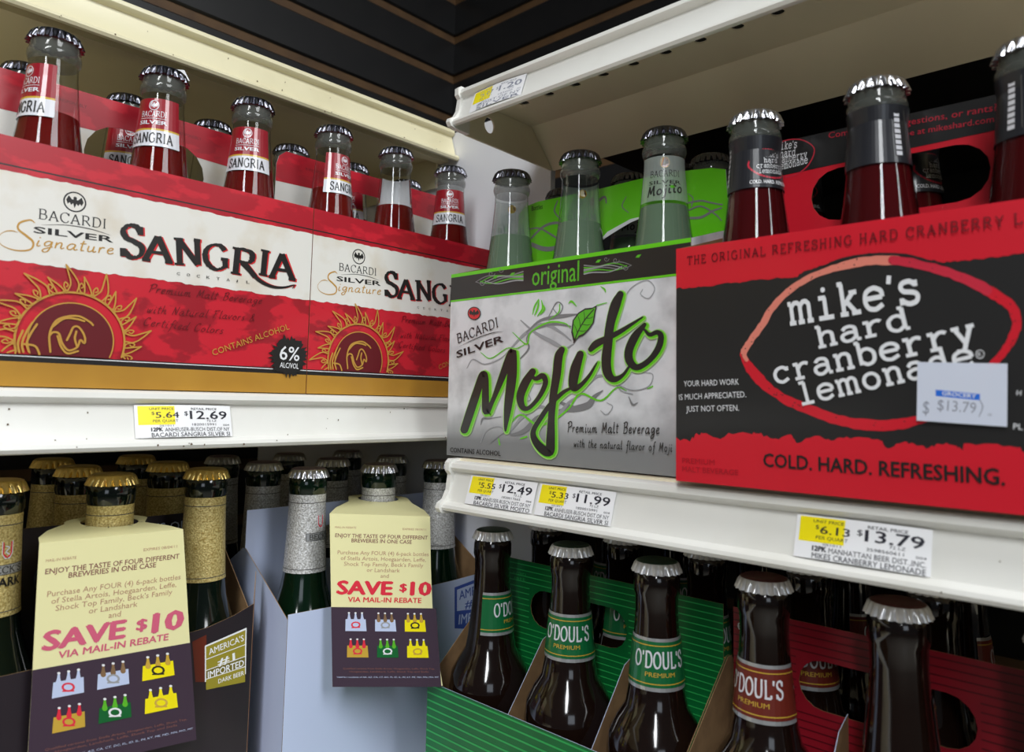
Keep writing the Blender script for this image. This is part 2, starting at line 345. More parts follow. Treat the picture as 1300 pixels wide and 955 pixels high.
SCRIPT = parse('''
a|3.9|S3,3.2 1.6,3.5 .5,2 .7,.4 1.9,.3 3,2.2 3.1,3.3;S3.1,3.3 2.9,1 3.4,.1 4.2,.7
b|3.2|S.6,7 .5,3 .6,.6 1.6,.1 2.8,1.2 2.4,3 1.2,3 .6,1.8
d|3.8|S2.8,3 1.4,3.4 .4,1.8 .9,.3 2.2,.8 3,3 3.2,7;S3.1,5 2.9,2 3.2,.2 4,.5
e|2.9|S.4,1.6 2,2.2 2.4,3.2 1.5,3.5 .6,2.2 .8,.6 1.8,.1 3,.8
f|2.7|S2.9,6.4 2.2,7 1.6,5.5 1.5,2 1.3,-2 .6,-2.8;L.4,3.4 2.6,3.6
g|3.5|S3,3.2 1.6,3.5 .6,2.2 1,.8 2.2,1.2 3.1,3.2;S3.1,3.4 2.9,0 2.2,-2.4 .8,-2.6 .8,-1.2 3.6,.6
h|3.6|S.8,7 .6,3 .6,0;S.6,1.5 1.6,3.3 2.6,3.2 2.6,1.2 2.9,.1 3.7,.6
i|1.8|S.8,3.4 .6,1 1,.1 1.8,.7;D.9,5
j|1.8|S1.2,3.4 1.1,0 .6,-2.4 -.6,-2.4;D1.2,5
l|1.9|S.9,7 .7,3 .8,.5 1.4,.1 2,.7
m|4.8|S.5,3.4 .5,1.7 .5,0;S.5,1.6 1.3,3.3 2,3 2,0;S2,1.6 2.9,3.3 3.6,3 3.6,.6 4.1,.1 4.8,.7
n|3.6|S.5,3.4 .5,1.7 .5,0;S.5,1.6 1.5,3.3 2.4,3 2.4,.6 2.9,.1 3.6,.7
o|3.3|C1.6,1.7 1.2,1.7
r|2.6|S.5,3.4 .6,1.7 .6,0;S.6,1.8 1.3,3.3 2.4,3.2
s|2.7|S2.3,3.2 1.2,3.4 .8,2.5 1.9,1.5 2,.4 .9,0 .3,.5
t|2.4|S1.2,6 1,2 1.2,.3 2.2,.5;L.2,4.2 2.4,4.4
u|3.6|S.5,3.4 .5,1 1.2,.1 2.3,1.2 2.5,3.4;S2.5,3.4 2.5,.8 3,.1 3.7,.7
v|3.2|S.4,3.4 .8,1.5 1.2,.1;S1.2,.1 2.4,3.5 3,3
w|3.9|S.4,3.4 .8,.2 1.9,2.8;S1.9,2.8 2.3,.2 3.5,3.4
P|3.8|S.8,6.5 .7,3 .6,0;S-.4,5.6 1.4,7 3.4,6.6 3.4,4.4 1.8,3.4 .7,3.4
M|4.8|S.3,0 .7,4 .9,6.6;L.9,6.6 2,1.5;L2,1.5 3.6,6.6;S3.6,6.6 3.9,1 4.6,.1
B|3.8|S.8,6.5 .7,3 .6,0;S0,6 2,7 3.2,6 2.4,4 .8,3.6;S.8,3.6 2.8,3.6 3.5,2 2.4,.2 .2,0
S|4|S3.6,6 2.8,7 1.2,6.2 1.4,4.4 3,3 3,1 1.6,0 .2,.8
N|4.2|S.4,0 .7,4 .8,6.5;L.8,6.5 3,.2;L3,.2 3.6,7
F|4|S.9,6.5 .8,3 .7,0;S-.2,6.3 2,6.6 3.8,7;L.8,3.6 2.6,3.8
C|4.2|S3.4,5.8 2.4,6.9 .9,5.4 .5,2.6 1.2,.4 2.8,.2 3.9,1.4
&|4.2|S3.6,1.6 1.6,0 .4,1 1.2,3 2.6,5 2,6.4 1.2,5.6 2,3 4,0
''')
class Art:
    """Prints 2D shapes onto a surface; every layer lies a few microns above the last one."""
    def __init__(s, mb, surf, px=None, h0=0.00012):
        s.mb, s.surf, s.pxf, s.h = mb, surf, px, h0
    def P(s, pts): return [s.pxf(*p) for p in pts]
    def up(s, k=1): s.h += 3e-6*k
    def raw(s, vs, fs, m):
        s.up(); h = s.h
        s.mb.add([s.surf(u, v, h+1e-6*i/max(1, len(vs))) for i, (u, v) in enumerate(vs)], fs, m)
    def poly(s, pts, m, px=False):
        if px: pts = s.P(pts)
        t = tessellate_polygon([[Vector((x, y, 0)) for x, y in pts]])
        s.raw(pts, [tuple(a) for a in t], m)
    def rect(s, u0, v0, u1, v1, m, nu=1, nv=1):
        vs = [(u0+(u1-u0)*i/nu, v0+(v1-v0)*j/nv) for j in range(nv+1) for i in range(nu+1)]; q = nu+1
        s.raw(vs, [(j*q+i, j*q+i+1, (j+1)*q+i+1, (j+1)*q+i) for j in range(nv) for i in range(nu)], m)
    def disc(s, c, rx, ry, m, n=20, px=False):
        pts = [(c[0]+rx*math.cos(2*PI*i/n), c[1]+ry*math.sin(2*PI*i/n)) for i in range(n)]
        if px: pts = s.P(pts)
        s.raw(pts, [tuple(range(n))], m)
    def stroke(s, pts, w, m, smooth=True, closed=False, px=False, k=6, grow=0.0, shift=(0, 0)):
        # pts items may carry a third value: the width there
        if len(pts[0]) == 2: pts = [(p[0], p[1], w) for p in pts]
        pts = [(p[0]+shift[0], p[1]+shift[1], p[2]+grow) for p in pts]
        if smooth: pts = smooth_line(pts, closed, k)
        vs, fs = ribbon([p[:2] for p in pts], lambda i, dx, dy: pts[i][2])
        if px: vs = s.P(vs)
        s.raw(vs, fs, m)
        if not closed:
            for p in (pts[0], pts[-1]):
                if p[2] > 0: s.disc(p, p[2]/2, p[2]/2, m, 10, px)
    def basis(s, a, b, h, px):
        if px:
            up = Vector(s.pxf(a[0], a[1]-h))-Vector(s.pxf(*a)); A, B = Vector(s.pxf(*a)), Vector(s.pxf(*b)); hh = up.length
        else: A, B, hh = Vector(a), Vector(b), h
        d = (B-A); n = Vector((-d.y, d.x)).normalized()*hh
        return A, d, n
    def text(s, body, a, b, h, m, px=True, bold=0.0, shear=0.0, lines=True):
        vs, fs = text_mesh(body, 0.0)
        if not vs: return
        x0, x1 = min(v[0] for v in vs), max(v[0] for v in vs)
        cap = 0.73
        A, d, n = s.basis(a, b, h, px)
        out = [A + d*((x-x0)/(x1-x0)+shear*y*h*0) + n*(y/cap) + d.normalized()*(shear*y/cap*n.length) for x, y in vs]
        s.raw([(p.x, p.y) for p in out], fs, m)
        if bold > 0:
            # heavier weight: overprint with small shifts
            k = d*(bold/(x1-x0))
            for q in (k, -k): s.raw([(p.x+q.x, p.y+q.y) for p in out], fs, m)
            k = n*(bold*.7/cap)
            for q in (k, -k): s.raw([(p.x+q.x, p.y+q.y) for p in out], fs, m)
    def glyphs(s, font, body, a, b, h, m, px=True, cap=7.0, w=0.9, pen=0.0, shear=0.0, gap=0.6, thin=0.35, serif=0.9, dot=None, shift=(0, 0), jitter=0.0):
        tot = sum((font[c][0] if c != ' ' else 3.0)+gap for c in body)-gap
        A, d, n = s.basis(a, b, h, px); x = 0.0
        du = d.normalized()
        def wf(i, dx, dy):
            if pen == 0: return w
            return w*(thin+(1-thin)*abs(math.sin(math.atan2(dy, dx)-pen)))
        def put(vs, fs):
            q = [A + d*((X+shift[0]*tot/100)/tot) + n*((Y+shift[1])/cap) + du*(shear*Y/cap*n.length) for X, Y in vs]
            s.raw([(p.x, p.y) for p in q], fs, m)
        for c in body:
            if c == ' ': x += 3.0+gap; continue
            W, st = font[c]
            for kind, pt in st:
                if kind == 'D':
                    r = dot or w*0.62; vs = [(x+pt[0][0]+r*math.cos(i*PI/5), pt[0][1]+r*math.sin(i*PI/5)) for i in range(10)]
                    put(vs, [tuple(range(10))]); continue
                if kind == 'C':
                    (ox, oy), (rx, ry) = pt; line = [(ox+rx*math.cos(i*PI/12), oy+ry*math.sin(i*PI/12)) for i in range(25)]
                elif kind == 'V':
                    (sx, y0), (y1,) = pt[0], pt[1]; line = [(sx, y0), (sx, y1)]
                    for yy in (y0, y1):
                        vs, fs = ribbon([(x+sx-serif, yy), (x+sx+serif, yy)], lambda i, dx, dy: w*thin if pen else w*0.8); put(vs, fs)
                elif kind == 'S': line = smooth_line(pt, False, 5)
                else: line = pt
                if jitter and kind != 'D': line = [(X+random.uniform(-jitter, jitter), Y+random.uniform(-jitter, jitter)) for X, Y in line]
                vs, fs = ribbon([(x+X, Y) for X, Y in line], wf); put(vs, fs)
            x += W+gap
def jag(p0, p1, n, amp, seed=1):
    r = random.Random(seed); out = []
    for i in range(n+1):
        t = i/n; k = r.uniform(-amp, amp) if 0 < i < n else 0
        out.append((p0[0]+(p1[0]-p0[0])*t, p0[1]+(p1[1]-p0[1])*t+k))
    return out
def emblem(art, c, r, ring, inner, mark, px=False):
    # round badge with a spread-winged bat
    art.disc(c, r, r, ring, 24, px); art.disc(c, r*0.86, r*0.86, inner, 24, px)
    sy = -1 if px else 1
    for sx in (-1, 1):
        art.poly([(c[0], c[1]+sy*r*.25), (c[0]+sx*r*.25, c[1]+sy*r*.2), (c[0]+sx*r*.55, c[1]+sy*r*.55), (c[0]+sx*r*.75, c[1]+sy*r*.1), (c[0]+sx*r*.6, c[1]-sy*r*.3),
                  (c[0]+sx*r*.45, c[1]-sy*r*.1), (c[0]+sx*r*.3, c[1]-sy*r*.35), (c[0]+sx*r*.15, c[1]-sy*r*.15), (c[0], c[1]-sy*r*.6)], mark, px)
    art.disc((c[0], c[1]+sy*r*.35), r*.16, r*.18, mark, 10, px)

def pxmap(fr):
    def f(x, y):
        d = ray(x, y); t = fr.O.dot(fr.N)/d.dot(fr.N); p = d*t-fr.O
        return (p.dot(fr.U), p.dot(fr.V))
    return f
def copy_tree(o, parent=None):
    c = o.copy(); COL.objects.link(c)
    if parent is not None: c.parent = parent
    for ch in list(o.children): copy_tree(ch, c)
    return c

# ================================================================== large structure
m = MB(); m.box((-1.6, -7.0, -EYE-.05), (7.0, 1.0, -EYE), 'floor_tile'); tag(m.build('floor', loc=(0, 0, -EYE)), kind='structure')
XW, YW = -0.89, 0.80
PITCH_S, GAP_S = 0.0705, 0.0130
def slat_wall(name, left):
    m = MB()
    if left: m.box((XW-.03, -1.0, -EYE), (XW-.004, YW+.03, 1.15), 'slat_groove')
    else: m.box((XW-.03, YW+.004, -EYE), (1.0, YW+.03, 1.15), 'slat_groove')
    r = tag(m.build(name, loc=(XW, YW, -EYE)), kind='structure')
    k = -12
    first = None
    while True:
        z0 = 0.5477+GAP_S/2+k*PITCH_S; z1 = z0+PITCH_S-GAP_S
        if z1 > 1.1: break
        m = MB(); e = 0.0025
        fr = frL(XW, -1.0, z0) if left else frR(XW, YW, z0)
        L = (YW+1.0) if left else 1.8
        h = z1-z0
        if first is None:
            m.extrude([(-.004, 0), (-e, 0), (0, e), (0, h-e), (-e, h), (-.004, h)], fr, L, 'slat_black')
            first = m.build('slat', r); zf = z0
        else:
            c = first.copy(); COL.objects.link(c); c.location = first.location+Vector((0, 0, z0-zf))
        k += 1
slat_wall('wall_left', True); slat_wall('wall_right', False)
# white filler panel that closes the corner between the two shelf runs
m = MB(); m.box((XW, .476, -.50), (-.3985, .482, .2685), 'panel_white')
m.box((-.5135, .4735, -.50), (-.5085, .4765, -.034), 'panel_white')
tag(m.build('wall_corner', loc=(-.4, .476, -.5)), kind='structure')

# ---- shelves
RAIL = [(-.004, 0), (.003, 0), (.0055, -.0015), (.006, -.0045), (.0045, -.0068), (.002, -.0078), (.0019, -.0088), (.0078, -.0275), (.0100, -.0280), (.0128, -.0296), (.0134, -.0316), (.0122, -.0336), (.0102, -.0342), (.0088, -.0336), (.0068, -.0290), (.0004, -.0088), (-.001, -.0030), (-.004, -.0030)]
def end_cap(fr, t, mname, parent, k=1.0):
    prof = [(-.005, .0016), (.005, .0016), (.0078, -.001), (.0078, -.0065), (.0052, -.0095), (.0068, -.0200), (.0102, -.0262), (.0150, -.0288), (.0160, -.0320), (.0140, -.0350), (.0095, -.0362), (-.005, -.0362)]
    prof = [(o, u*k) for o, u in prof]
    m = MB(); m.extrude(prof, fr, .004, mname, t-.002)
    return m.build('end_cap', parent)
def dirt(m, fr, n, t0, t1, seed):
    r = random.Random(seed)
    for i in range(n):
        t = r.uniform(t0, t1); k = r.random()
        if k < .5: o, u = .0133, -.0312+r.uniform(-.0012, .0012)
        else:
            q = r.random(); o, u = .0019+.0059*q+.0003, -.0088-.0187*q
        s = r.uniform(.0003, .0008)
        m.add([fr.p(t, u-s, o+.0002), fr.p(t+s*r.uniform(.6, 2), u-s*.6, o+.0002), fr.p(t+s, u+s*.7, o+.0002), fr.p(t, u+s*.6, o+.0002)], [(0, 1, 2, 3)], 'dirt')
def shelf(name, label, left, base, t0, t1, ztop, matn, railm, deck_z, deck_back, thick=.026, k=1.0):
    r = root(name, (base, (t0+t1)/2, ztop) if left else ((t0+t1)/2, base, ztop), label, 'shelf', 'shelves on the two runs')
    m = MB()
    if left: m.box((deck_back, t0, deck_z-thick), (base-.003, t1, deck_z), matn)
    else: m.box((t0, base+.003, deck_z-thick), (t1, deck_back, deck_z), matn)
    m.build('shelf_deck', r)
    fr = frL(base, 0, ztop) if left else frR(0, base, ztop)
    m = MB(); m.extrude([(o, u*k) for o, u in RAIL], fr, t1-t0, railm, t0); dirt(m, fr, 46, max(t0, -.1), min(t1, .5), int(abs(base)*1000))
    m.build('price_rail', r, smooth=True)
    return r, fr
LM, LMF = shelf('shelf', 'white middle shelf under the red six-packs on the left run', True, -.448, -.9, .475, .0022, 'shelf_white', 'rail_white', .0025, XW)
LU, LUF = shelf('shelf', 'cream upper shelf above the red six-packs, no tag on its rail', True, -.530, -.9, .475, .2720, 'shelf_cream', 'rail_cream', .2715, XW)
RM, RMF = shelf('shelf', 'white middle shelf on the right run with three price tags', False, .356, -.383, .75, -.0425, 'shelf_white', 'rail_white', -.0410, YW)
RU, RUF = shelf('shelf', 'white upper shelf on the right run with punched holes underneath', False, .366, -.3945, .75, .2375, 'shelf_white', 'rail_white', .2375, YW, thick=.0016, k=.92)
LL, LLF = shelf('shelf', 'white bottom shelf on the left run under the foil-necked bottles', True, -.430, -.9, .475, -.285, 'shelf_white', 'rail_white', -.2855, XW)
RL, RLF = shelf('shelf', 'white bottom shelf on the right run under the brown bottles', False, .335, -.383, .75, -.318, 'shelf_white', 'rail_white', -.3185, YW)
end_cap(RMF, -.383, 'rail_white', RM); end_cap(RUF, -.3945, 'rail_white', RU, .92)
# shallow hem behind the cream rail
m = MB(); m.box((-.545, -.9, .2395), (-.533, .475, .2465), 'shelf_cream'); m.build('hem', LU)
# pressed-steel underside of the right upper shelf: flat strip with holes, then a slope down to the back
m = MB()
holes = [(-.3695+.02535*i, .4075) for i in range(34)]
strip_fr = Frame((0, 0, .2345), (1, 0, 0), (0, -1, 0), (0, 0, -1))
def circ(c, r, n=14, ry=None): return [(c[0]+r*math.cos(2*PI*i/n), c[1]+(ry or r)*math.sin(2*PI*i/n)) for i in range(n)]
plate(m, strip_fr, [(-.3974, -.4483), (.75, -.4483), (.75, -.3675), (-.3974, -.3675)], [circ((x, -y), .0040) for x, y in holes], .0010, 'shelf_white')
m.add([(-.3974, .4483, .2345), (.75, .4483, .2345), (.75, .4775, .2032), (-.3974, .4775, .2032), (-.3974, .4790, .2355), (.75, .4790, .2355)], [(0, 3, 2, 1), (3, 4, 5, 2)], 'shelf_white')
m.build('underside_pan', RU)
m = MB(); m.box((-.391, .4800, .2310), (.75, YW-.004, .2355), 'slat_black'); m.build('deck_dark_sheet', RU)  # added black sheet that paints in the dark under the deck behind the pan
m = MB()
for x, y in holes: m.add([(x+.0052*math.cos(i*PI/8), y+.0052*math.sin(i*PI/8), .23565) for i in range(16)], [tuple(range(15, -1, -1))], 'hole_black')
tag(m.build('hole_recess', RU), kind='stuff')
m = MB()
br = Frame((-.3975, 0, 0), (0, 1, 0), UP, (1, 0, 0))
plate(m, br, [(.3665, .2075), (.3680, .2062), (.3695, .2072), (.3715, .2050), (.476, .2032), (.476, .2350), (.3665, .2350)], [circ((.3975, .2205), .0058, 16, .0066)], .0016, 'shelf_white')
m.build('bracket', RU, loc=None)
# cream bracket of the left upper shelf
m = MB(); m.box((-.80, .470, .215), (-.545, .4725, .246), 'shelf_cream'); m.build('bracket', LU)

# ================================================================== crown caps and bottles
def cap_mesh(skirt, top):
    m = MB(); n = 126
    def ring(r, z, amp):
        return [((r+amp*(abs(math.cos(10.5*2*PI*i/n))*2-1))*math.cos(2*PI*i/n), (r+amp*(abs(math.cos(10.5*2*PI*i/n))*2-1))*math.sin(2*PI*i/n), z) for i in range(n)]
    rs = [ring(.0070, -.0001, 0), ring(.0110, -.0003, 0), ring(.0124, -.0010, .00005), ring(.0131, -.0022, .00045), ring(.0136, -.0042, .0008), ring(.0142, -.0064, .0011), ring(.0144, -.0070, .0011), ring(.0124, -.0069, .0002)]
    vs = [p for r in rs for p in r]; fs = []; ms = []
    m.add(vs, [], skirt)
    off = 0
    for j in range(len(rs)-1):
        nm = top if j < 2 else skirt
        k = m.mi(nm)
        for i in range(n):
            i2 = (i+1) % n; m.f.append((j*n+i, (j+1)*n+i, (j+1)*n+i2, j*n+i2)); m.m.append(k)
    m.f.append(tuple(range(n))); m.m.append(m.mi(top))
    e = len(rs)-1; m.f.append(tuple(e*n+i for i in reversed(range(n)))); m.m.append(m.mi('cap_liner'))
    return m
def interp(prof, d):
    for (r0, d0), (r1, d1) in zip(prof, prof[1:]):
        if d0 <= d <= d1: return r0+(r1-r0)*(d-d0)/max(1e-9, d1-d0)
    return prof[-1][0]
CLEAR = [(.0125, .006), (.0131, .008), (.0131, .0115), (.0139, .0125), (.0142, .0148), (.0137, .0172), (.0127, .0190), (.0129, .026), (.0138, .036), (.0151, .050), (.0166, .062), (.0182, .073), (.0202, .082), (.0236, .092), (.0268, .102), (.0288, .112), (.0298, .123)]
BROWN = [(.0125, .006), (.0132, .0085), (.0138, .0105), (.0139, .018), (.0130, .0205), (.0127, .030), (.0136, .045), (.0150, .060), (.0165, .074), (.0184, .0845), (.0232, .0920), (.0280, .1010), (.0296, .1120), (.0298, .120)]
GREEN = [(.0125, .006), (.0133, .0080), (.0138, .0115), (.0138, .0165), (.0129, .0190), (.0130, .030), (.0138, .050), (.0149, .072), (.0166, .085), (.0196, .096), (.0225, .105), (.0268, .115), (.0292, .125), (.0298, .132)]
def tail(H): return [(.0298, H-.006), (.0285, H-.001), (.0200, H)]
def lathe_part(name, prof, H, matn, parent, **kw):
    m = MB(); m.lathe([(r, H-d) for r, d in prof], matn, **kw); return m.build(name, parent, smooth=True, loc=(0, 0, 0))
def label_part(name, parent, H, prof, draw, extra=.00035):
    m = MB()
    def surf(u, v, h):
        th = u/.0145; r = interp(prof, -v)+extra+h*1.0
        return (r*math.sin(th), -r*math.cos(th), H+v)
    draw(Art(m, surf)); return m.build(name, parent, smooth=False, loc=(0, 0, 0))
def make_bottle(name, H, prof, body_mat, skirt, top, liquid=None, level=.048, foil=None, labels=()):
    r = root(name, (0, 0, 0))
    m = MB(); full = prof+tail(H)
    if liquid:
        k = next(i for i, p in enumerate(full) if p[1] >= .0188)
        m.lathe([(q, H-d) for q, d in full[:k+1]], 'thick_glass'); m.lathe([(q, H-d) for q, d in full[k:]], body_mat)
    else: m.lathe([(q, H-d) for q, d in full], body_mat)
    m.build('glass_body', r, smooth=True, loc=(0, 0, 0))
    if liquid:
        lp = [(.0, level+.0002), (interp(prof, level)-.0022, level+.0003), (interp(prof, level)-.0006, level-.0008)]
        lp += [(rr-.0005, d) for rr, d in prof if d > level+.001] + [(.0288, H-.008), (.0270, H-.004), (.0, H-.004)]
        lathe_part('drink', lp, H, liquid, r)
    cm = cap_mesh(skirt, top); cm.v = [(x, y, z+H) for x, y, z in cm.v]
    cm.build('crown_cap', r, smooth=True, loc=(0, 0, 0))
    if foil:
        fp = [(interp(prof, d)+.0004, d) for d in [.0190+.0555*i/12 for i in range(13)]]
        f = lathe_part('neck_foil', fp, H, foil, r)
        for d in (.0245, .0715):
            m = MB(); m.lathe([(interp(prof, d)+.00055, H-d), (interp(prof, d+.0005)+.00055, H-d-.0005)], 'ink_grey'); m.build('foil_line', f, smooth=True, loc=(0, 0, 0))
    for nm, fn in labels: label_part(nm, r, H, prof, fn)
    return r
def sangria_label(a):
    k = -.0030; f = a.surf
    a.surf = lambda u, v, h: f(u, v+k, h)
    h0 = a.h; a.h = -.0009; a.rect(-.0165, -.0525, .0165, -.0205, 'label_white', 14, 3); a.h = h0    # plain white back, seen through the glass
    a.rect(-.0165, -.041, .0165, -.0205, 'label_red', 14, 3); a.rect(-.0165, -.0420, .0165, -.0408, 'label_gold', 14); a.rect(-.0165, -.0525, .0165, -.0420, 'label_white', 14, 2)
    a.h += .00012
    emblem(a, (0, -.0252), .0034, 'label_white', 'label_red', 'label_white')
    a.glyphs(ROMAN, 'BACARDI', (-.0082, -.0328), (.0082, -.0328), .0036, 'label_white', px=False, w=1.0, pen=.4, thin=.5)
    a.text('SILVER', (-.0084, -.0380), (.0084, -.0380), .0026, 'label_white', px=False, bold=.03)
    a.rect(-.0082, -.0343, .0082, -.0340, 'label_white', 6)
    a.glyphs(ROMAN, 'SANGRIA', (-.0120, -.0502), (.0120, -.0502), .0062, 'ink', px=False, w=1.3, pen=.3, thin=.5)
def mojito_label(a):
    a.rect(-.0180, -.0495, .0180, -.0205, 'label_film', 14, 4)
    emblem(a, (0, -.0250), .0034, 'label_gold', 'label_red', 'ink')
    a.glyphs(ROMAN, 'BACARDI', (-.0100, -.0340), (.0100, -.0340), .0040, 'ink', px=False, w=.9, pen=.4, thin=.5)
    a.text('SILVER', (-.0105, -.0388), (.0105, -.0388), .0024, 'ink', px=False, bold=.01)
    a.glyphs(SCRIPT, 'Mojito', (-.0110, -.0468), (.0110, -.0440), .0070, 'ink', px=False, w=.9, shear=.2)
    a.disc((.0045, -.0408), .0015, .0010, 'leaf_green', 10)
def mike_label(a):
    R2 = .0145*PI
    a.rect(-R2, -.0455, R2, -.0165, 'label_black', 56, 4)
    ring = [(.0125, -.0325), (.0060, -.0268), (-.002, -.0238), (-.0090, -.0258), (-.0140, -.0325), (-.0080, -.0385), (0, -.0400), (.0070, -.0380)]
    a.stroke(ring, .0010, 'mike_pink', closed=True)
    for i, (s, w) in enumerate((("mike's", .006), ('hard', .0045), ('cranberry', .0085), ('lemonade', .0075))):
        a.glyphs(SLAB, s, (-w-.001, -.0285-.0031*i), (w-.001, -.0279-.0031*i), .0026, 'paper_white', px=False, cap=7.5, w=1.0)
    a.text('COLD. HARD. REFRESHING.', (-.0130, -.0435), (.0130, -.0435), .0021, 'paper_white', px=False, bold=.03)
    for i in range(5):
        u = .0255+.0020*i
        for k in range(9): a.rect(u, -.0430+.0027*k, u+.0011, -.0430+.0027*k+.0019, 'ink_grey')
    for k in range(8): a.rect(-.0300, -.0420+.0028*k, -.0270, -.0420+.0028*k+.0020, 'label_white')
    a.rect(-.0245, -.0425, -.0240, -.0185, 'ink_grey')
def odoul_label(base, word='label_white'):
    def fn(a):
        a.rect(-.0235, -.0720, .0235, -.0430, 'label_silver', 18, 4); a.h += .00025; a.rect(-.0235, -.0698, .0235, -.0448, base, 18, 4); a.h += .0002
        for v in (-.0472, -.0682): a.rect(-.0235, v, .0235, v+.0006, 'label_gold', 18)
        a.glyphs(ROMAN, "O'DOUL'S", (-.0150, -.0590), (.0150, -.0590), .0085, word, px=False, w=1.5, pen=.3, thin=.5)
        a.text('PREMIUM', (-.0080, -.0640), (.0080, -.0640), .0026, 'label_gold', px=False, bold=.01)
    return fn
def becks_label(dark):
    def fn(a):
        a.poly([(-.0032, -.0335), (-.0030, -.0405), (-.0014, -.0432), (.0014, -.0432), (.0030, -.0405), (.0032, -.0335)], 'label_white')
        a.poly([(-.0026, -.0340), (-.0025, -.0402), (-.0012, -.0424), (.0012, -.0424), (.0025, -.0402), (.0026, -.0340)], 'hang_red')
        a.stroke([(-.0009, -.0362), (.0009, -.0372), (-.0008, -.0392), (.0010, -.0408)], .0007, 'label_white')
        a.h += .0001; a.rect(-.0118, -.0518, .0118, -.0462, 'ink_grey', 10); a.h += .0001; a.rect(-.0114, -.0514, .0114, -.0466, 'label_silver', 10)
        a.glyphs(ROMAN, "BECK'S", (-.0094, -.0507), (.0094, -.0507), .0034, 'ink_grey', px=False, w=1.4, pen=.3, thin=.6)
        if dark: a.text('DARK', (-.0085, -.0580), (.0085, -.0580), .0050, 'ink', px=False, bold=.03)
    return fn
P_SANG = make_bottle('sangria_bottle', .2085, CLEAR, 'clear_glass', 'cap_black', 'cap_black_top', 'sangria_liquid', .0515, labels=[('neck_label', sangria_label)])
P_MOJI = make_bottle('mojito_bottle', .2150, CLEAR, 'clear_glass', 'cap_black', 'cap_black_top', 'mojito_liquid', .0520, labels=[('neck_label', mojito_label)])
P_MIKE = make_bottle('lemonade_bottle', .2023, CLEAR, 'clear_glass', 'cap_silver', 'cap_silver', 'cranberry_liquid', .0300, labels=[('neck_sleeve', mike_label)])
P_GOLD = make_bottle('beer_bottle', .2350, GREEN, 'dark_green_glass', 'cap_gold', 'cap_gold_top', foil='foil_gold', labels=[('foil_print', becks_label(True))])
P_SILV = make_bottle('beer_bottle', .2330, GREEN, 'green_glass', 'cap_silver', 'cap_pink_top', foil='foil_silver', labels=[('foil_print', becks_label(False))])
P_ODG = make_bottle('beer_bottle', .2240, BROWN, 'brown_glass', 'cap_white', 'cap_green_top', labels=[('neck_label', odoul_label('label_green'))])
P_ODA = make_bottle('beer_bottle', .2240, BROWN, 'brown_glass', 'cap_white', 'cap_maroon_top', labels=[('neck_label', odoul_label('label_maroon'))])
_used = set()
def put(proto, x, y, z, turn, label, group):
    o = proto if proto.name not in _used else copy_tree(proto)
    _used.add(proto.name)
    o.location = (x, y, z+EYE); o.rotation_euler = (0, 0, math.atan2(-x, y)+math.radians(turn))
    tag(o, label, 'bottle', group); return o

# ================================================================== cartons
def carton_shell(r, left, t0, t1, front, depth, z0, zf, m_out, m_in, side_top=None, side_in=.0006):
    # floor, end panels, back panel and the two cross partitions; front panel and handle panel are made apart
    F = (lambda a, d, z: (front-d, a, z)) if left else (lambda a, d, z: (a, front+d, z))
    def slab(name, a0, a1, d0, d1, zz0, zz1, mm):
        m = MB(); p, q = F(a0, d0, zz0), F(a1, d1, zz1)
        m.box(tuple(min(i, j) for i, j in zip(p, q)), tuple(max(i, j) for i, j in zip(p, q)), mm); return m.build(name, r)
    e = .0005
    slab('floor_panel', t0+e, t1-e, e, depth-e, z0, z0+e, m_in)
    slab('back_panel', t0, t1, depth-e, depth, z0, zf, m_out)
    fr = (lambda a: Frame(F(a, 0, z0), F(0, 1, 0) if False else ((-1, 0, 0) if left else (0, 1, 0)), UP, (0, 1, 0) if left else (-1, 0, 0)))
    hh = (side_top or (zf+.018))-z0; h = zf-z0
    for a in (t0, t1-e):
        m = MB(); f2 = fr(a); d0 = side_in if a > t0 else .0006
        vs = [f2.p(d0, 0), f2.p(depth-.0006, 0), f2.p(depth-.0006, h), f2.p(depth/2+.002, hh), f2.p(depth/2-.002, hh), f2.p(d0, h)]
        off = Vector((0, e, 0)) if left else Vector((e, 0, 0))
        n = len(vs); v2 = [v+off for v in vs]
        m.add(vs+v2, [tuple(range(n-1, -1, -1))], m_out if a == t0 else m_in)
        m.add(vs+v2, [tuple(range(n, 2*n))], m_in if a == t0 else m_out)
        m.add(vs+v2, [(i, (i+1) % n, (i+1) % n+n, i+n) for i in range(n)], 'kraft')
        m.build('end_panel', r)

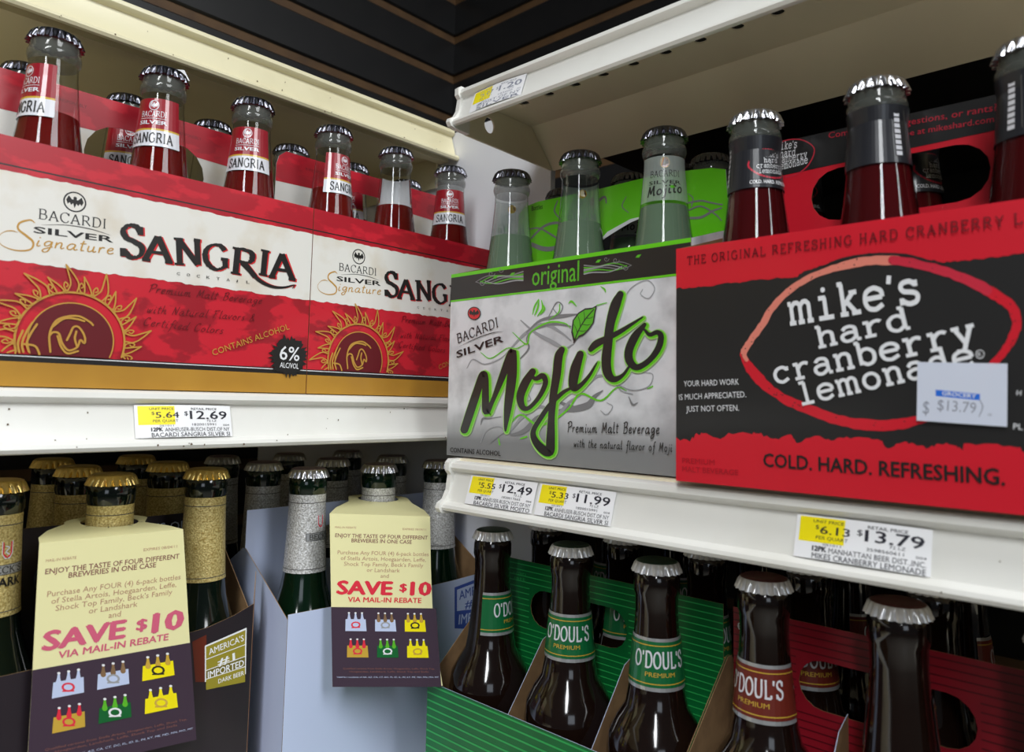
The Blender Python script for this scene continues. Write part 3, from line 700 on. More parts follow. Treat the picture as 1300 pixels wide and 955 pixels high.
# ---- red sangria six-packs on the left run
SF = -.450; SZ = .0030; SH = .1322; Y0S, WS = .0840, .1900
def sangria_front(r):
    fr = frL(SF, Y0S, SZ); m = MB()
    plate(m, fr, [(0, 0), (WS, 0), (WS, SH), (0, SH)], [], .0005, 'red', 'kraft', 'kraft')
    px0 = pxmap(fr); a = Art(m, fr.p, px0)
    cl = lambda p: (min(max(p[0], 0), WS), min(max(p[1], 0), SH))
    V = lambda x, y: px0(x, y)[1]
    v_line = V(200, 250); v_ctop = V(200, 256.5); v_cbot = V(200, 355.5); v_bt = V(200, 459); v_gt = V(200, 466.5)
    a.rect(0, v_ctop, WS, SH, 'red_band'); a.rect(0, v_line-.0004, WS, v_line+.0005, 'ink')
    top = jag((0, v_ctop), (WS, v_ctop), 60, .0004, 3); bot = jag((WS, v_cbot), (0, v_cbot), 70, .0006, 4)
    a.poly(top[::-1]+bot[::-1], 'cream')
    a.rect(0, 0, WS, v_gt, 'gold'); a.rect(0, v_gt-.0004, WS, v_bt, 'ink'); a.rect(0, v_bt-.0012, WS, v_bt-.0007, 'paper_white')
    # lettering
    emblem(a, px0(95, 256.6), .0058, 'ink', 'cream', 'ink')
    a.glyphs(ROMAN, 'BACARDI', (48, 277.5), (135, 290.5), 12.5, 'ink', w=.95, pen=.4, thin=.42)
    a.stroke([(53, 285.5, .2), (85, 286, 1), (115, 291, 1.2), (141, 299, .2)], 0, 'ink_grey', px=True)
    a.text('SILVER', (43, 295.5), (143, 308), 8.5, 'ink', bold=.02)
    S = 'gold_ink'
    a.stroke([(44, 283, 1), (38, 279.5, 2.0), (25, 283, 2.6), (23, 291, 2.6), (34, 300, 2.8), (42, 308, 2.8), (38, 317, 2.2), (20, 318, 1.6), (3, 312, 1.0), (-3, 303, .8), (4, 295, .8), (14, 293, 1.4), (22, 295, .5)], 0, S, px=True)
    a.glyphs(SCRIPT, 'ignature', (44, 312.5), (143, 323), 16, S, w=.55, shear=.25)
    def word(m2, sh, seed):
        for ch, x0, x1, y0, y1, h in (('S', 153, 184, 325.5, 327, 40), ('A', 180, 219, 329, 334, 32), ('N', 221, 257, 335, 337, 32), ('G', 257, 290, 340, 343, 31), ('R', 292, 326, 346, 352, 32), ('I', 326, 341, 347.5, 350.5, 31), ('A', 341, 374, 351, 355, 31)):
            a.glyphs(ROMAN, ch, (x0+sh, y0+sh*.5), (x1+sh, y1+sh*.5), h, m2, w=1.45, pen=.35, thin=.42, serif=1.1, jitter=.10)
        a.stroke([(306+sh, 335, 3), (318+sh, 346, 4.2), (330+sh, 357, 4.4), (345+sh, 364, 3.6), (360+sh, 365, 2.6), (373+sh, 362, 1.5), (371+sh, 366, 1)], 0, m2, px=True)
    word('ink_red', 1.8, 1); word('ink', 0, 1)
    for i, c in enumerate('COCKTAIL'):
        x = 224+i*12.6; y = 349+i*1.55
        a.text(c, (x, y), (x+(4.2 if c != 'I' else 1.2), y+.5), 3.6, 'ink')
    for s, p, q in (('Premium Malt Beverage', (188, 371), (331, 386)), ('with Natural Flavors &', (185, 397), (322, 408)), ('Certified Colors', (180, 413), (282, 424))):
        a.glyphs(SCRIPT, s, p, q, 11, 'dark_red', w=.55, shear=.35)
    a.text('CONTAINS ALCOHOL', (270, 452), (367, 418), 8.5, 'gold_ink', bold=-.005)
    # torn black patch with the strength
    c = px0(366, 453); rr = random.Random(5); pts = []
    for i in range(64):
        k = rr.uniform(.82, 1.06) if i % 2 else rr.uniform(.70, .9)
        pts.append((c[0]+.0150*k*math.cos(2*PI*i/64), c[1]+.0156*k*math.sin(2*PI*i/64)))
    a.poly([(min(p[0], WS-.0002), p[1]) for p in pts], 'ink')
    a.text('6%', (354, 456.5), (379, 458.5), 18.5, 'paper_white', bold=.01); a.text('ALC/VOL', (354.5, 466.5), (378, 468.5), 7, 'paper_white', bold=.01)
    # half sun in outline
    c = px0(91, 433); v0 = v_bt+.0003
    def arc(r0, a0, a1, n=40): return [(c[0]+r0*math.cos(math.radians(a0+(a1-a0)*i/n)), c[1]+r0*math.sin(math.radians(a0+(a1-a0)*i/n))) for i in range(n+1)]
    def keep(pts): return [p for p in pts if p[1] >= v0-.0001 and p[0] > 0.0005]
    R0 = .0245
    def pieces(pts):
        out = [[]]
        for p in pts:
            if p[1] >= v0 and p[0] > .0005: out[-1].append(p)
            elif out[-1]: out.append([])
        return [q for q in out if len(q) > 1]
    dd = [(max(p[0], .0003), max(p[1], v0)) for p in arc(R0*.86, -35, 215, 60)]
    a.poly(dd, 'dark_red')
    for r0, w in ((R0*1.10, .0011), (R0*.86, .0007)):
        for q in pieces(arc(r0, -35, 215, 80)): a.stroke(q, w, 'gold_ink', smooth=False)
    for k in range(17):
        an = math.radians(-20+k*14.2); dx, dy = math.cos(an), math.sin(an); nx, ny = -dy, dx
        def pt(rr_, s): return (c[0]+dx*rr_+nx*s, c[1]+dy*rr_+ny*s)
        big = 1.0 if k % 2 == 0 else .86
        for sgn in (-1, 1):
            line = [pt(R0*1.12, sgn*.0024), pt(R0*1.3*big, sgn*.0020-.0012), pt(R0*1.5*big, sgn*.0013+.0004), pt(R0*1.72*big, .0030)]
            for q in pieces(smooth_line(line)): a.stroke(q, .0008, 'gold_ink', smooth=False)
        line = [pt(R0*1.12, -.0040), pt(R0*1.24, -.0034), pt(R0*1.32, -.0046), pt(R0*1.25, -.0056), pt(R0*1.21, -.0046)]
        for q in pieces(smooth_line(line)): a.stroke(q, .0007, 'gold_ink', smooth=False)
    # swirling face
    for line in ([(63, 447), (62, 425), (70, 408), (85, 402), (100, 402), (113, 409), (117, 413)], [(66, 415), (80, 405), (95, 405), (106, 408)], [(62, 426), (67, 422), (74, 424), (78, 436), (86, 445), (97, 441), (101, 432), (106, 436), (107, 430), (104, 422), (98, 415), (92, 416), (88, 424), (84, 432)],
                 [(72, 427), (77, 441), (85, 449), (98, 446)], [(97, 441), (94, 430), (96, 421)], [(30, 452), (27, 437), (32, 423), (40, 410)], [(24, 450), (22, 435), (28, 420)], [(36, 447), (33, 436), (38, 424), (46, 412)], [(30, 437), (44, 440), (50, 452)]):
        for q in pieces(smooth_line([px0(x, y) for x, y in line])): a.stroke(q, .0011, 'gold_ink', smooth=False)
    return m.build('front_panel', r)
def sangria_handle(r):
    fr = frL(SF-.0645, Y0S, SZ); m = MB()
    z = lambda v: v-SZ
    top = .1950
    cap_h = capsule(.0600, z(.1360), .1385, z(.1775))
    out = [(.004, 0), (WS-.004, 0), (WS-.004, z(.183)), (WS-.006, z(.190)), (WS-.012, z(top)), (.012, z(top)), (.006, z(.190)), (.004, z(.183))]
    plate(m, fr, out, [cap_h], .0005, 'cream', 'paper_white', 'red')
    a = Art(m, fr.p)
    zb = z(.1695)
    arch = sorted([p for p in cap_h if p[1] > zb])
    a.poly([(.004, zb)]+arch+[(WS-.004, zb), (WS-.004, z(.183)), (WS-.006, z(.190)), (WS-.012, z(top)), (.012, z(top)), (.006, z(.190)), (.004, z(.183))], 'red_band')
    for y in (.03, .105): a.text('IS ENJOYED RESPONSIBLY', (y, z(.1845)), (y+.03, z(.1845)), .0022, 'dark_red', px=False)
    return m.build('handle_panel', r)
def sangria_carton():
    r = root('six_pack_carton', (SF, Y0S, SZ), 'red and cream sangria six-pack carton, nearer of the two, left of its twin', 'carton', 'six-pack cartons')
    carton_shell(r, True, Y0S, Y0S+WS, SF, .1295, SZ, SZ+SH, 'red', 'kraft')
    sangria_front(r); sangria_handle(r)
    return r
C1 = sangria_carton()
C2 = copy_tree(C1); C2.location.y += WS+.0006; C2['label'] = 'red and cream sangria six-pack carton, farther one, partly hidden by the mojito carton'
where = ('first', 'second', 'third', 'fourth', 'fifth', 'sixth')
for i, (y, t) in enumerate(((.1163, -58), (.1792, -22), (.2412, -12), (.3090, 42), (.3710, 178), (.4335, 0))):
    put(P_SANG, SF-.0325, y, SZ+.0006, t, 'clear red sangria bottle in front row of red cartons, %s from the left' % where[i], 'sangria bottles')
for i, y in enumerate((.1163, .1792, .2412, .3090, .3710, .4335)):
    put(P_SANG, SF-.0965, y, SZ+.0006, (-30, 10, 60, 170, -20, 30)[i], 'red sangria bottle behind the red handle panels, %s from the left' % where[i], 'sangria bottles')

# ---- silver mojito six-pack on the right run
MY, MX0, MX1, MZ, MTOP = .3640, -.4010, -.2004, -.0400, .0950
def mojito_carton():
    r = root('six_pack_carton', (MX0, MY, MZ), 'silver and black mojito six-pack carton with lime green edging', 'carton', 'six-pack cartons')
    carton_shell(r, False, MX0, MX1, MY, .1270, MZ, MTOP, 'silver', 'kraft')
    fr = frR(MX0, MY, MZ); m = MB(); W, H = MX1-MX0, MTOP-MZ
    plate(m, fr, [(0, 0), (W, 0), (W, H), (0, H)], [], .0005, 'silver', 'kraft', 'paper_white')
    px0 = pxmap(fr); a = Art(m, fr.p, px0); V = lambda x, y: px0(x, y)[1]
    r2 = random.Random(11)
    v1 = V(573, 381.5); v2 = V(573, 383.8); v3 = V(573, 353)
    a.rect(0, v1, W, H, 'charcoal'); a.rect(0, v2, W, v1, 'lime'); a.rect(0, v3, W, H, 'lime')
    q = lambda X, Y: (560+X/3.94, 280+Y/3.94)
    q2 = lambda X, Y: (560+X/3.94, 420+Y/3.94)
    a.text('original', (675.5, 363), (735, 356.5), 26, 'leaf_green', bold=.005)
    for base, mir in ((664, -1), (742, 1)):
        yb = 351 if mir < 0 else 343
        sl = -.11
        for j in range(6):
            off = -6+j*2.4; ph = j*.9
            line = [(base+mir*t, yb+sl*mir*t*1.0+off*(1-t/70)+3.2*math.sin(t/9.0+ph)*(.3+t/60), 1.5*(1-t/75)+.4) for t in range(0, 62-6*(j % 3), 6)]
            a.stroke(line, 0, ('swirl_grey', 'leaf_green', 'swirl_light')[j % 3], px=True, k=3)
        for (dx, dy, rr) in ((40, -8, 4.5), (52, 3, 3.5), (28, -11, 3.5)):
            cx_, cy_ = base+mir*dx, yb+sl*mir*dx+dy
            a.stroke([(cx_+rr*(1-k/14)*math.cos(k*.55), cy_+rr*(1-k/14)*math.sin(k*.55)) for k in range(13)], .7, 'swirl_grey', px=True, k=2)
    for c in (q(785, 205), q(985, 180), q(270, 285), q(355, 270)):
        a.poly([(c[0]-3, c[1]+1.5), (c[0], c[1]-2), (c[0]+4.5, c[1]-2.5), (c[0]+1.5, c[1]+1.5)], 'leaf_green', True)
    # background scrolls
    G, Lg = 'swirl_grey', 'swirl_light'
    for pts, mm in (([(130, 740, 1), (160, 695, 2), (220, 720, 3), (300, 690, 2), (350, 640, 3), (430, 560, 8), (520, 520, 9), (600, 560, 5), (650, 600, 2)], Lg), ([(400, 500, 2), (470, 560, 6), (560, 610, 10), (620, 640, 6), (660, 620, 2)], Lg), ([(430, 560, 3), (500, 500, 6), (600, 480, 9), (680, 470, 3)], G),
                    ([(390, 700, 2), (440, 640, 4), (430, 590, 3), (470, 545, 4), (560, 520, 5), (650, 530, 3)], G), ([(900, 430, 1), (950, 340, 1.5), (1030, 300, 1.5), (1070, 340, 1.5), (1040, 390, 1.5), (1000, 370, 1.2), (1010, 345, 1)], Lg), ([(540, 480, 1), (580, 410, 2), (610, 430, 2), (590, 470, 1.5), (560, 440, 1)], G),
                    ([(640, 860, 3), (720, 830, 8), (780, 780, 7), (850, 790, 3), (900, 850, 2), (960, 870, 2)], Lg), ([(580, 900, 4), (640, 930, 10), (700, 940, 10), (760, 900, 4)], G), ([(880, 820, 2), (960, 850, 2.5), (1040, 830, 2), (1060, 770, 1.5), (1000, 760, 1)], Lg)):
        a.stroke([q(x, y)+(w*.5+.35,) for x, y, w in pts], 0, mm, px=True, k=5)
    for pts, mm in (([(250, 560, 1), (320, 510, 2), (360, 520, 6), (420, 500, 12), (480, 440, 12), (530, 420, 8), (600, 400, 8), (680, 390, 16), (740, 370, 16), (770, 330, 10), (810, 300, 2)], G), ([(200, 470, 1), (210, 440, 4), (240, 440, 2), (300, 430, 1)], G), ([(350, 500, 3), (420, 420, 8), (500, 380, 8), (580, 420, 10), (640, 360, 6), (700, 320, 4)], Lg), ([(940, 330, 1), (960, 370, 5), (985, 360, 1)], G), ([(800, 400, 1), (830, 420, 1.5), (860, 380, 1.5), (830, 360, 1)], Lg), ([(200, 560, 1), (230, 500, 1.5), (290, 480, 1.5), (330, 510, 1)], Lg), ([(440, 320, 1), (450, 345, 2), (430, 350, 2), (425, 320, 1)], Lg)):
        a.stroke([q2(x, y)+(w*.5+.35,) for x, y, w in pts], 0, mm, px=True, k=5)
    for pts in ([(360, 560, 1), (430, 620, 3), (450, 560, 3), (540, 510, 4), (620, 515, 3), (650, 540, 1)], [(200, 660, 1), (250, 690, 2), (330, 640, 2), (380, 640, 2), (430, 615, 1)], [(540, 500, 1), (590, 460, 2.5), (595, 420, 2)], [(640, 415, 1), (655, 405, 5), (680, 430, 1)], [(800, 330, 1), (820, 345, 4), (825, 360, 1)], [(780, 425, 2), (830, 412, 2)]):
        a.stroke([q(x, y)+(w*.5+.2,) for x, y, w in pts], 0, 'lime', px=True, k=5)
    for pts in ([(340, 475, 2), (400, 420, 4), (480, 470, 6), (560, 450, 5), (640, 390, 4), (700, 315, 5), (800, 350, 4), (880, 285, 3), (930, 300, 1)], [(290, 540, 2), (295, 570, 3)], [(400, 540, 3), (430, 530, 4)], [(1035, 290, 2), (1060, 278, 3)]):
        a.stroke([q2(x, y)+(w*.5+.2,) for x, y, w in pts], 0, 'lime', px=True, k=5)
    for pts in ([(460, 470, 1), (470, 430, 2), (490, 395, 1)], [(470, 475, 1), (485, 440, 2.5), (492, 400, 1)], [(485, 478, 1), (510, 440, 2.5), (505, 400, 1)], [(500, 470, 1), (520, 445, 2), (515, 425, 1)]):
        a.stroke([q(x, y)+(w,) for x, y, w in pts], 0, 'lime', px=True)
    # badge and maker's name
    emblem(a, q(168, 465), 8.4, 'ink', 'ink_red', 'ink', px=True)
    a.glyphs(ROMAN, 'BACARDI', (581.5, 436), (634, 414.5), 11.5, 'ink', w=1.05, pen=.4, thin=.42)
    a.stroke([(584, 440, .2), (605, 430, 1), (625, 423, 1.1), (640, 421, .2)], 0, 'ink_grey', px=True)
    a.text('SILVER', (581, 454.5), (640, 434), 9, 'ink', bold=.02)
    # brush lettering
    M_ = [[(120, 495, 40), (150, 405, 42), (185, 300, 40), (212, 222, 36), (226, 236, 30), (226, 330, 36), (230, 405, 34), (262, 350, 22), (310, 230, 34), (352, 122, 40), (364, 118, 36), (358, 230, 48), (340, 370, 40), (328, 470, 20), (326, 500, 10)],
          [(462, 205, 34), (425, 262, 42), (400, 330, 40), (412, 382, 30), (445, 385, 20), (495, 330, 22), (526, 262, 26), (512, 226, 28), (478, 240, 22), (450, 222, 14)],
          [(608, 95, 32), (592, 130, 42), (582, 220, 42), (566, 320, 38), (556, 430, 34), (552, 540, 44), (546, 605, 46), (508, 590, 44), (472, 545, 34), (466, 500, 26), (500, 440, 24), (550, 370, 24), (610, 312, 20), (648, 290, 14)],
          [(700, 118, 36), (676, 190, 50), (664, 262, 46), (672, 288, 34), (705, 270, 22), (745, 225, 16), (775, 175, 10), (786, 155, 4)]]
    T_ = [[(900, 370, 34), (876, 425, 50), (850, 520, 44), (838, 620, 46), (830, 710, 48), (840, 770, 44), (870, 795, 32), (912, 775, 18), (942, 735, 12)],
          [(752, 645, 26), (780, 618, 36), (830, 592, 30), (900, 556, 24), (960, 518, 16), (1012, 484, 8)],
          [(1022, 522, 20), (975, 580, 40), (944, 650, 42), (948, 705, 40), (985, 735, 32), (1045, 700, 28), (1090, 640, 32), (1104, 582, 30), (1085, 560, 24), (1048, 572, 20), (1022, 548, 12)]]
    for pas in (0, 1, 2):
        for qq, lines in ((q2, M_), (q, T_)):
            for L in lines:
                pts = [qq(x, y)+(w/3.94,) for x, y, w in L]
                if pas == 0: a.stroke(pts, 0, 'lime_soft', px=True, grow=5.0, shift=(1.5, 1.3))
                elif pas == 1: a.stroke(pts, 0, 'lime', px=True, grow=2.2, shift=(1.6, 1.2))
                else: a.stroke(pts, 0, 'charcoal', px=True)
    # mint leaf
    lf = [(668, 612), (655, 560), (662, 500), (690, 462), (725, 440), (760, 437), (783, 425), (775, 470), (768, 512), (742, 548), (715, 575), (690, 585)]
    a.poly([q(x, y) for x, y in lf], 'charcoal', True)
    cxl = sum(p[0] for p in lf)/len(lf); cyl = sum(p[1] for p in lf)/len(lf)
    a.poly([q(cxl+(x-cxl)*.88, cyl+(y-cyl)*.88) for x, y in lf], 'leaf_green', True)
    a.stroke([q(x, y)+(1.4,) for x, y in ((668, 612), (690, 555), (722, 500), (768, 445))], 0, 'charcoal', px=True)
    for (x, y), (x2, y2) in (((685, 560), (668, 520)), ((700, 535), (690, 480)), ((718, 508), (718, 455)), ((692, 552), (730, 550)), ((712, 520), (752, 520)), ((732, 490), (765, 480))):
        a.stroke([q(x, y)+(.9,), q((x+x2)/2+4, (y+y2)/2+4)+(.8,), q(x2, y2)+(.5,)], 0, 'charcoal', px=True)
    a.glyphs(SCRIPT, 'Premium Malt Beverage', (721.5, 549), (838, 551), 13.5, 'ink', w=.75, shear=.12)
    a.glyphs(SCRIPT, 'with the natural flavor of Moji', (729.5, 567.5), (854.5, 573.5), 10.5, 'ink', w=.75, shear=.12)
    a.text('CONTAINS ALCOHOL', (573, 574), (637, 579), 6.2, 'ink', bold=.02)
    m.build('front_panel', r)
    # lime handle panel
    y = MY+.0635; fr = frR(MX0, y, MZ); m = MB(); h = .1590-MZ
    out = [(.006, 0), (W-.006, 0), (W-.006, .128), (W-.010, h-.006), (W-.02, h-.003), (W*.72, h+.001), (W*.45, h), (.03, h+.001), (.016, h-.001), (.010, h-.006), (.006, .128)]
    hole = [(.088, .140), (.088, .152), (.094, .1605), (.105, .1660), (.120, .1715), (.134, .1720), (.140, .166), (.142, .152), (.136, .140)]
    plate(m, fr, out, [hole], .0005, 'lime', 'paper_white', 'paper_white')
    plate(m, Frame(fr.p(.0885, .1535, .0006), Vector((1, 0, .14)).normalized(), UP, (0, -1, 0)), [(0, .004), (.010, .0105), (.030, .0140), (.045, .0125), (.030, .0115), (.012, .0075)], [], .0004, 'paper_white')
    px0 = pxmap(fr); a = Art(m, fr.p, px0)
    a.text('Bottles', (675, 268), (689, 265), 6.5, 'ink', bold=.01); a.text('bacardisilver.com', (848, 217), (912, 206), 6.5, 'ink', bold=.01)
    for pts in ([(672, 305, 2), (690, 288, 3), (706, 283, 3.4), (720, 286, 3)], [(672, 291, 1.5), (685, 290, 2), (700, 298, 2.6), (712, 306, 2)], [(672, 309, 5), (690, 316, 6), (706, 314, 5), (722, 300, 2)], [(708, 255, 1.5), (704, 268, 1.8), (712, 279, 1.6)], [(760, 255, 4), (768, 250, 2.6), (770, 258, 1.6)], [(872, 258, 2), (890, 255, 2.4), (905, 258, 2), (917, 260, 2)], [(872, 277, 3), (890, 276, 3.2), (905, 268, 2.6), (916, 264, 2)], [(874, 246, 1), (880, 252, 1.4), (878, 262, 1.6)], [(795, 250, 1), (790, 262, 1.4), (798, 270, 1)], [(872, 268, 2), (890, 262, 2), (908, 272, 2), (916, 280, 1.5)]):
        a.stroke(pts, 0, 'swirl_grey', px=True)
    a.disc((752, 257), 2.6, 6, 'label_maroon', px=True)
    m.build('handle_panel', r)
    return r
mojito_carton()
for i, (x, t) in enumerate(((-.3703, 178), (-.3045, 172), (-.2370, 2))):
    put(P_MOJI, x, MY+.032, MZ+.0006, t, ('pale mojito bottle at the corner end of the silver carton', 'pale mojito bottle in the middle of the front row, label turned away', 'pale mojito bottle with its printed neck label facing out, beside the lemonade carton')[i], 'mojito bottles')
for i, x in enumerate((-.3703, -.3045, -.2370)):
    put(P_MOJI, x, MY+.095, MZ+.0006, 20*i, 'mojito bottle behind the lime green handle panel, %s from the corner' % where[i], 'mojito bottles')

# ---- black and red lemonade six-pack
KY, KX0, KX1, KZ, KTOP = .3460, -.1994, -.0100, -.0400, .0852
def lemonade_carton():
    r = root('six_pack_carton', (KX0, KY, KZ), 'black and red cranberry lemonade six-pack carton with a white price sticker', 'carton', 'six-pack cartons')
    carton_shell(r, False, KX0, KX1, KY, .1270, KZ, KTOP, 'mike_red', 'kraft')
    fr = frR(KX0, KY, KZ); m = MB(); W, H = KX1-KX0, KTOP-KZ
    # slightly bulging panel
    n = 24; vs = []
    plate(m, fr, [(0, 0), (W, 0), (W, H), (0, H)], [], .0005, 'mike_black', 'kraft', 'kraft')
    px0 = pxmap(fr); a = Art(m, fr.p, px0)
    t_l = px0(859, 366)[1]
    edge = [(856, 366.5), (872, 366), (890, 364.5), (914, 361), (935, 359), (960, 356), (992, 352.5), (1010, 352), (1020, 345), (1040, 338), (1070, 327), (1110, 321), (1150, 322), (1175, 329), (1198, 333), (1225, 331), (1260, 327), (1300, 322), (1400, 308)]
    r2 = random.Random(2); E2 = []
    for p, q in zip(edge, edge[1:]):
        for k in range(6):
            t = k/6; E2.append((p[0]+(q[0]-p[0])*t, p[1]+(q[1]-p[1])*t+r2.uniform(-1.2, 1.2)))
    pts = [px0(*p) for p in E2]; pts = [(min(max(u, 0), W), v) for u, v in pts]
    a.poly([(0, H), (0, pts[0][1])]+pts+[(W, pts[-1][1]), (W, H)], 'mike_red')
    low = [(856, 557), (876, 560), (884, 552), (892, 551), (915, 556), (925, 551), (955, 550), (966, 551), (985, 559), (1004, 553), (1012, 561), (1040, 553), (1055, 560), (1075, 556), (1100, 557), (1118, 559), (1128, 570), (1145, 562), (1160, 563), (1180, 569), (1195, 563), (1212, 566), (1222, 572), (1224, 563), (1250, 565), (1290, 566), (1302, 575), (1400, 580)]
    E2 = []
    for p, q in zip(low, low[1:]):
        for k in range(5):
            t = k/5; E2.append((p[0]+(q[0]-p[0])*t, p[1]+(q[1]-p[1])*t+r2.uniform(-2.2, 2.2)))
    pts = [px0(*p) for p in E2]; pts = [(min(max(u, 0), W), v) for u, v in pts]
    a.poly([(0, 0), (W, 0), (W, pts[-1][1])]+pts[::-1]+[(0, pts[0][1])], 'mike_red')
    # lemon outline
    ring = [(943, 448, 6), (952, 434, 8), (966, 415, 9), (977, 396, 8), (992, 378, 8), (1013, 361, 8), (1040, 347, 8), (1070, 338, 10), (1106, 331, 12), (1140, 331, 12), (1170, 336, 12), (1200, 345, 12), (1236, 359, 13), (1262, 374, 14), (1283, 388, 14), (1291, 408, 12), (1286, 428, 12), (1275, 446, 10), (1258, 466, 10), (1235, 500, 10), (1200, 521, 11), (1170, 532, 12), (1140, 539, 14), (1108, 540, 14), (1070, 535, 13), (1035, 523, 13), (1003, 510, 12), (980, 496, 11), (962, 479, 14), (948, 461, 11)]
    def jit(L, s): 
        rr = random.Random(s); return [(x+rr.uniform(-.5, .5), y+rr.uniform(-.5, .5), w*rr.uniform(.9, 1.08)) for x, y, w in L]
    ex = smooth_line(ring, True, 5)
    a.stroke(jit(ex[60:]+ex[:6], 1), 0, 'mike_red', smooth=False, px=True); a.stroke(jit(ex[:46], 2), 0, 'salmon', smooth=False, px=True); a.stroke(jit(ex[44:64], 3), 0, 'mike_pink', smooth=False, px=True)
    a.stroke([(952, 436, 6), (945, 449, 6), (948, 457, 5)], 0, 'salmon', px=True)
    rr = random.Random(8)
    for k in range(60):
        p = ex[rr.randrange(len(ex))]; s = rr.uniform(.4, 1.2)
        a.disc((p[0]+rr.uniform(-4, 4), p[1]+rr.uniform(-4, 4)), s, s*.8, 'mike_black', 6, True)
    a.stroke([(1045, 339, 1.5), (1070, 329, 3), (1110, 323, 3), (1150, 324, 3), (1176, 331, 3), (1200, 335, 1.5)], 0, 'mike_black', px=True)
    def slab(s, p, q, h, w=.95): a.glyphs(SLAB, s, p, q, h, 'paper_white', cap=7.5, w=w, dot=.68, jitter=.04)
    slab("mike's", (1002, 411.5), (1171, 382.5), 37, 1.2)
    slab('hard', (1038, 441.5), (1157, 416), 25.5, 1.2)
    slab('cranberry', (984, 487), (1243, 433), 26.5, 1.2)
    slab('lemonade', (1016, 514), (1240, 463), 26.5, 1.2)
    a.stroke([(1244.5+5.2*math.cos(i*PI/8), 450+5.2*math.sin(i*PI/8)) for i in range(16)], 1.0, 'paper_white', closed=True, px=True, k=2); a.text('R', (1242.3, 453), (1246.8, 452.3), 5.5, 'paper_white')
    a.text('COLD. HARD. REFRESHING.', (970, 592), (1276, 616), 17.5, 'ink', bold=.022)
    for s, p, q in (('YOUR HARD WORK', (869, 491), (939, 488.5)), ('IS MUCH APPRECIATED.', (863, 508), (948, 504.5)), ('JUST NOT OFTEN.', (872, 523), (939, 521.5))):
        a.text(s, p, q, 7.6, 'paper_white', bold=-.004)
    a.text('PREMIUM', (867, 588), (908, 590.5), 7, 'mike_faint'); a.text('MALT BEVERAGE', (867, 598.5), (938, 603.5), 7, 'mike_faint')
    a.glyphs(ROMAN, 'THE ORIGINAL REFRESHING HARD CRANBERRY L', (873, 336.5), (1299, 284.5), 10, 'mike_ink', w=1.0, gap=1.5)
    a.text('H', (1291, 502), (1297, 502.6), 7, 'paper_white'); a.text('PL', (1287, 545), (1299, 546), 8, 'paper_white')
    fp = m.build('front_panel', r)
    # price sticker
    m = MB(); a = Art(m, fr.p, px0, h0=.0016)
    a.poly([(1166, 460), (1280, 462), (1279.5, 542), (1165, 534)], 'sticker', True)
    a.poly([(1189, 495), (1245, 500.5), (1245, 508.5), (1189, 503)], 'sticker_blue', True)
    a.text('GROCERY', (1197, 501.8), (1240, 506), 5.2, 'paper_white', bold=.02)
    a.text('$', (1172.5, 525), (1180.5, 525.7), 17, 'sticker_ink'); a.text('$13.79', (1191, 520.5), (1240, 525), 14, 'sticker_ink', bold=-.01)
    a.stroke([(1245, 508, 1.2), (1248.5, 517, 1.6), (1244, 529, 1)], 0, 'sticker_ink', px=True); a.text('o', (1255, 528), (1260, 528.4), 5, 'sticker_ink')
    tag(m.build('price_sticker', r), label='white GROCERY price sticker')
    # handle panel
    y = KY+.0635; fr = frR(KX0, y, KZ); m = MB(); h = .1550-KZ
    z = lambda v: v-KZ; X = lambda v: v-KX0
    out = [(.006, 0), (W-.006, 0), (W-.006, h-.012), (W-.014, h-.001), (W*.5, h), (.02, h+.001), (.010, h-.006), (.006, h-.02)]
    plate(m, fr, out, [capsule(X(-.1496), z(.1040), X(-.0633), z(.1334))], .0005, 'mike_red', 'kraft', 'mike_black')
    px0 = pxmap(fr); a = Art(m, fr.p, px0)
    zb = z(.1373)
    a.poly([(.006, zb), (W-.006, zb), (W-.006, h-.012), (W-.014, h-.001), (W*.5, h), (.02, h+.001), (.010, h-.006), (.006, h-.02)], 'mike_black')
    a.stroke([(984, 196), (990, 182), (1005, 177), (1022, 179), (1034, 190), (1026, 210), (1008, 223), (992, 222)], 1.4, 'mike_pink', closed=True, px=True)
    for i, (s, p, q) in enumerate((("mike's", (985, 191), (1012, 187)), ('hard', (990, 200), (1010, 197)), ('cranberry', (984, 209), (1025, 200)), ('lemonade', (986, 217), (1026, 207)))):
        a.glyphs(SLAB, s, p, q, 9, 'paper_white', cap=7.5, w=1.0)
    a.text('Compliments, suggestions, or rants?', (1052, 176), (1266, 140.5), 8, 'mike_pink', bold=-.005); a.text('Drop us a line at mikeshard.com', (1092, 183), (1262, 155), 7.5, 'mike_pink', bold=-.005)
    m.build('handle_panel', r)
    return r
lemonade_carton()
for i, (x, t) in enumerate(((-.1688, 40), (-.1055, 150), (-.0420, 80))):
    put(P_MIKE, x, KY+.0330, KZ+.0006, t, 'dark red lemonade bottle with black neck sleeve, %s from the left in the front row' % where[i], 'lemonade bottles')
for i, x in enumerate((-.1688, -.1055, -.0420)):
    put(P_MIKE, x, KY+.0945, KZ+.0006, 60*i, 'lemonade bottle hidden behind the black and red handle panel, %s from the left' % where[i], 'lemonade bottles')

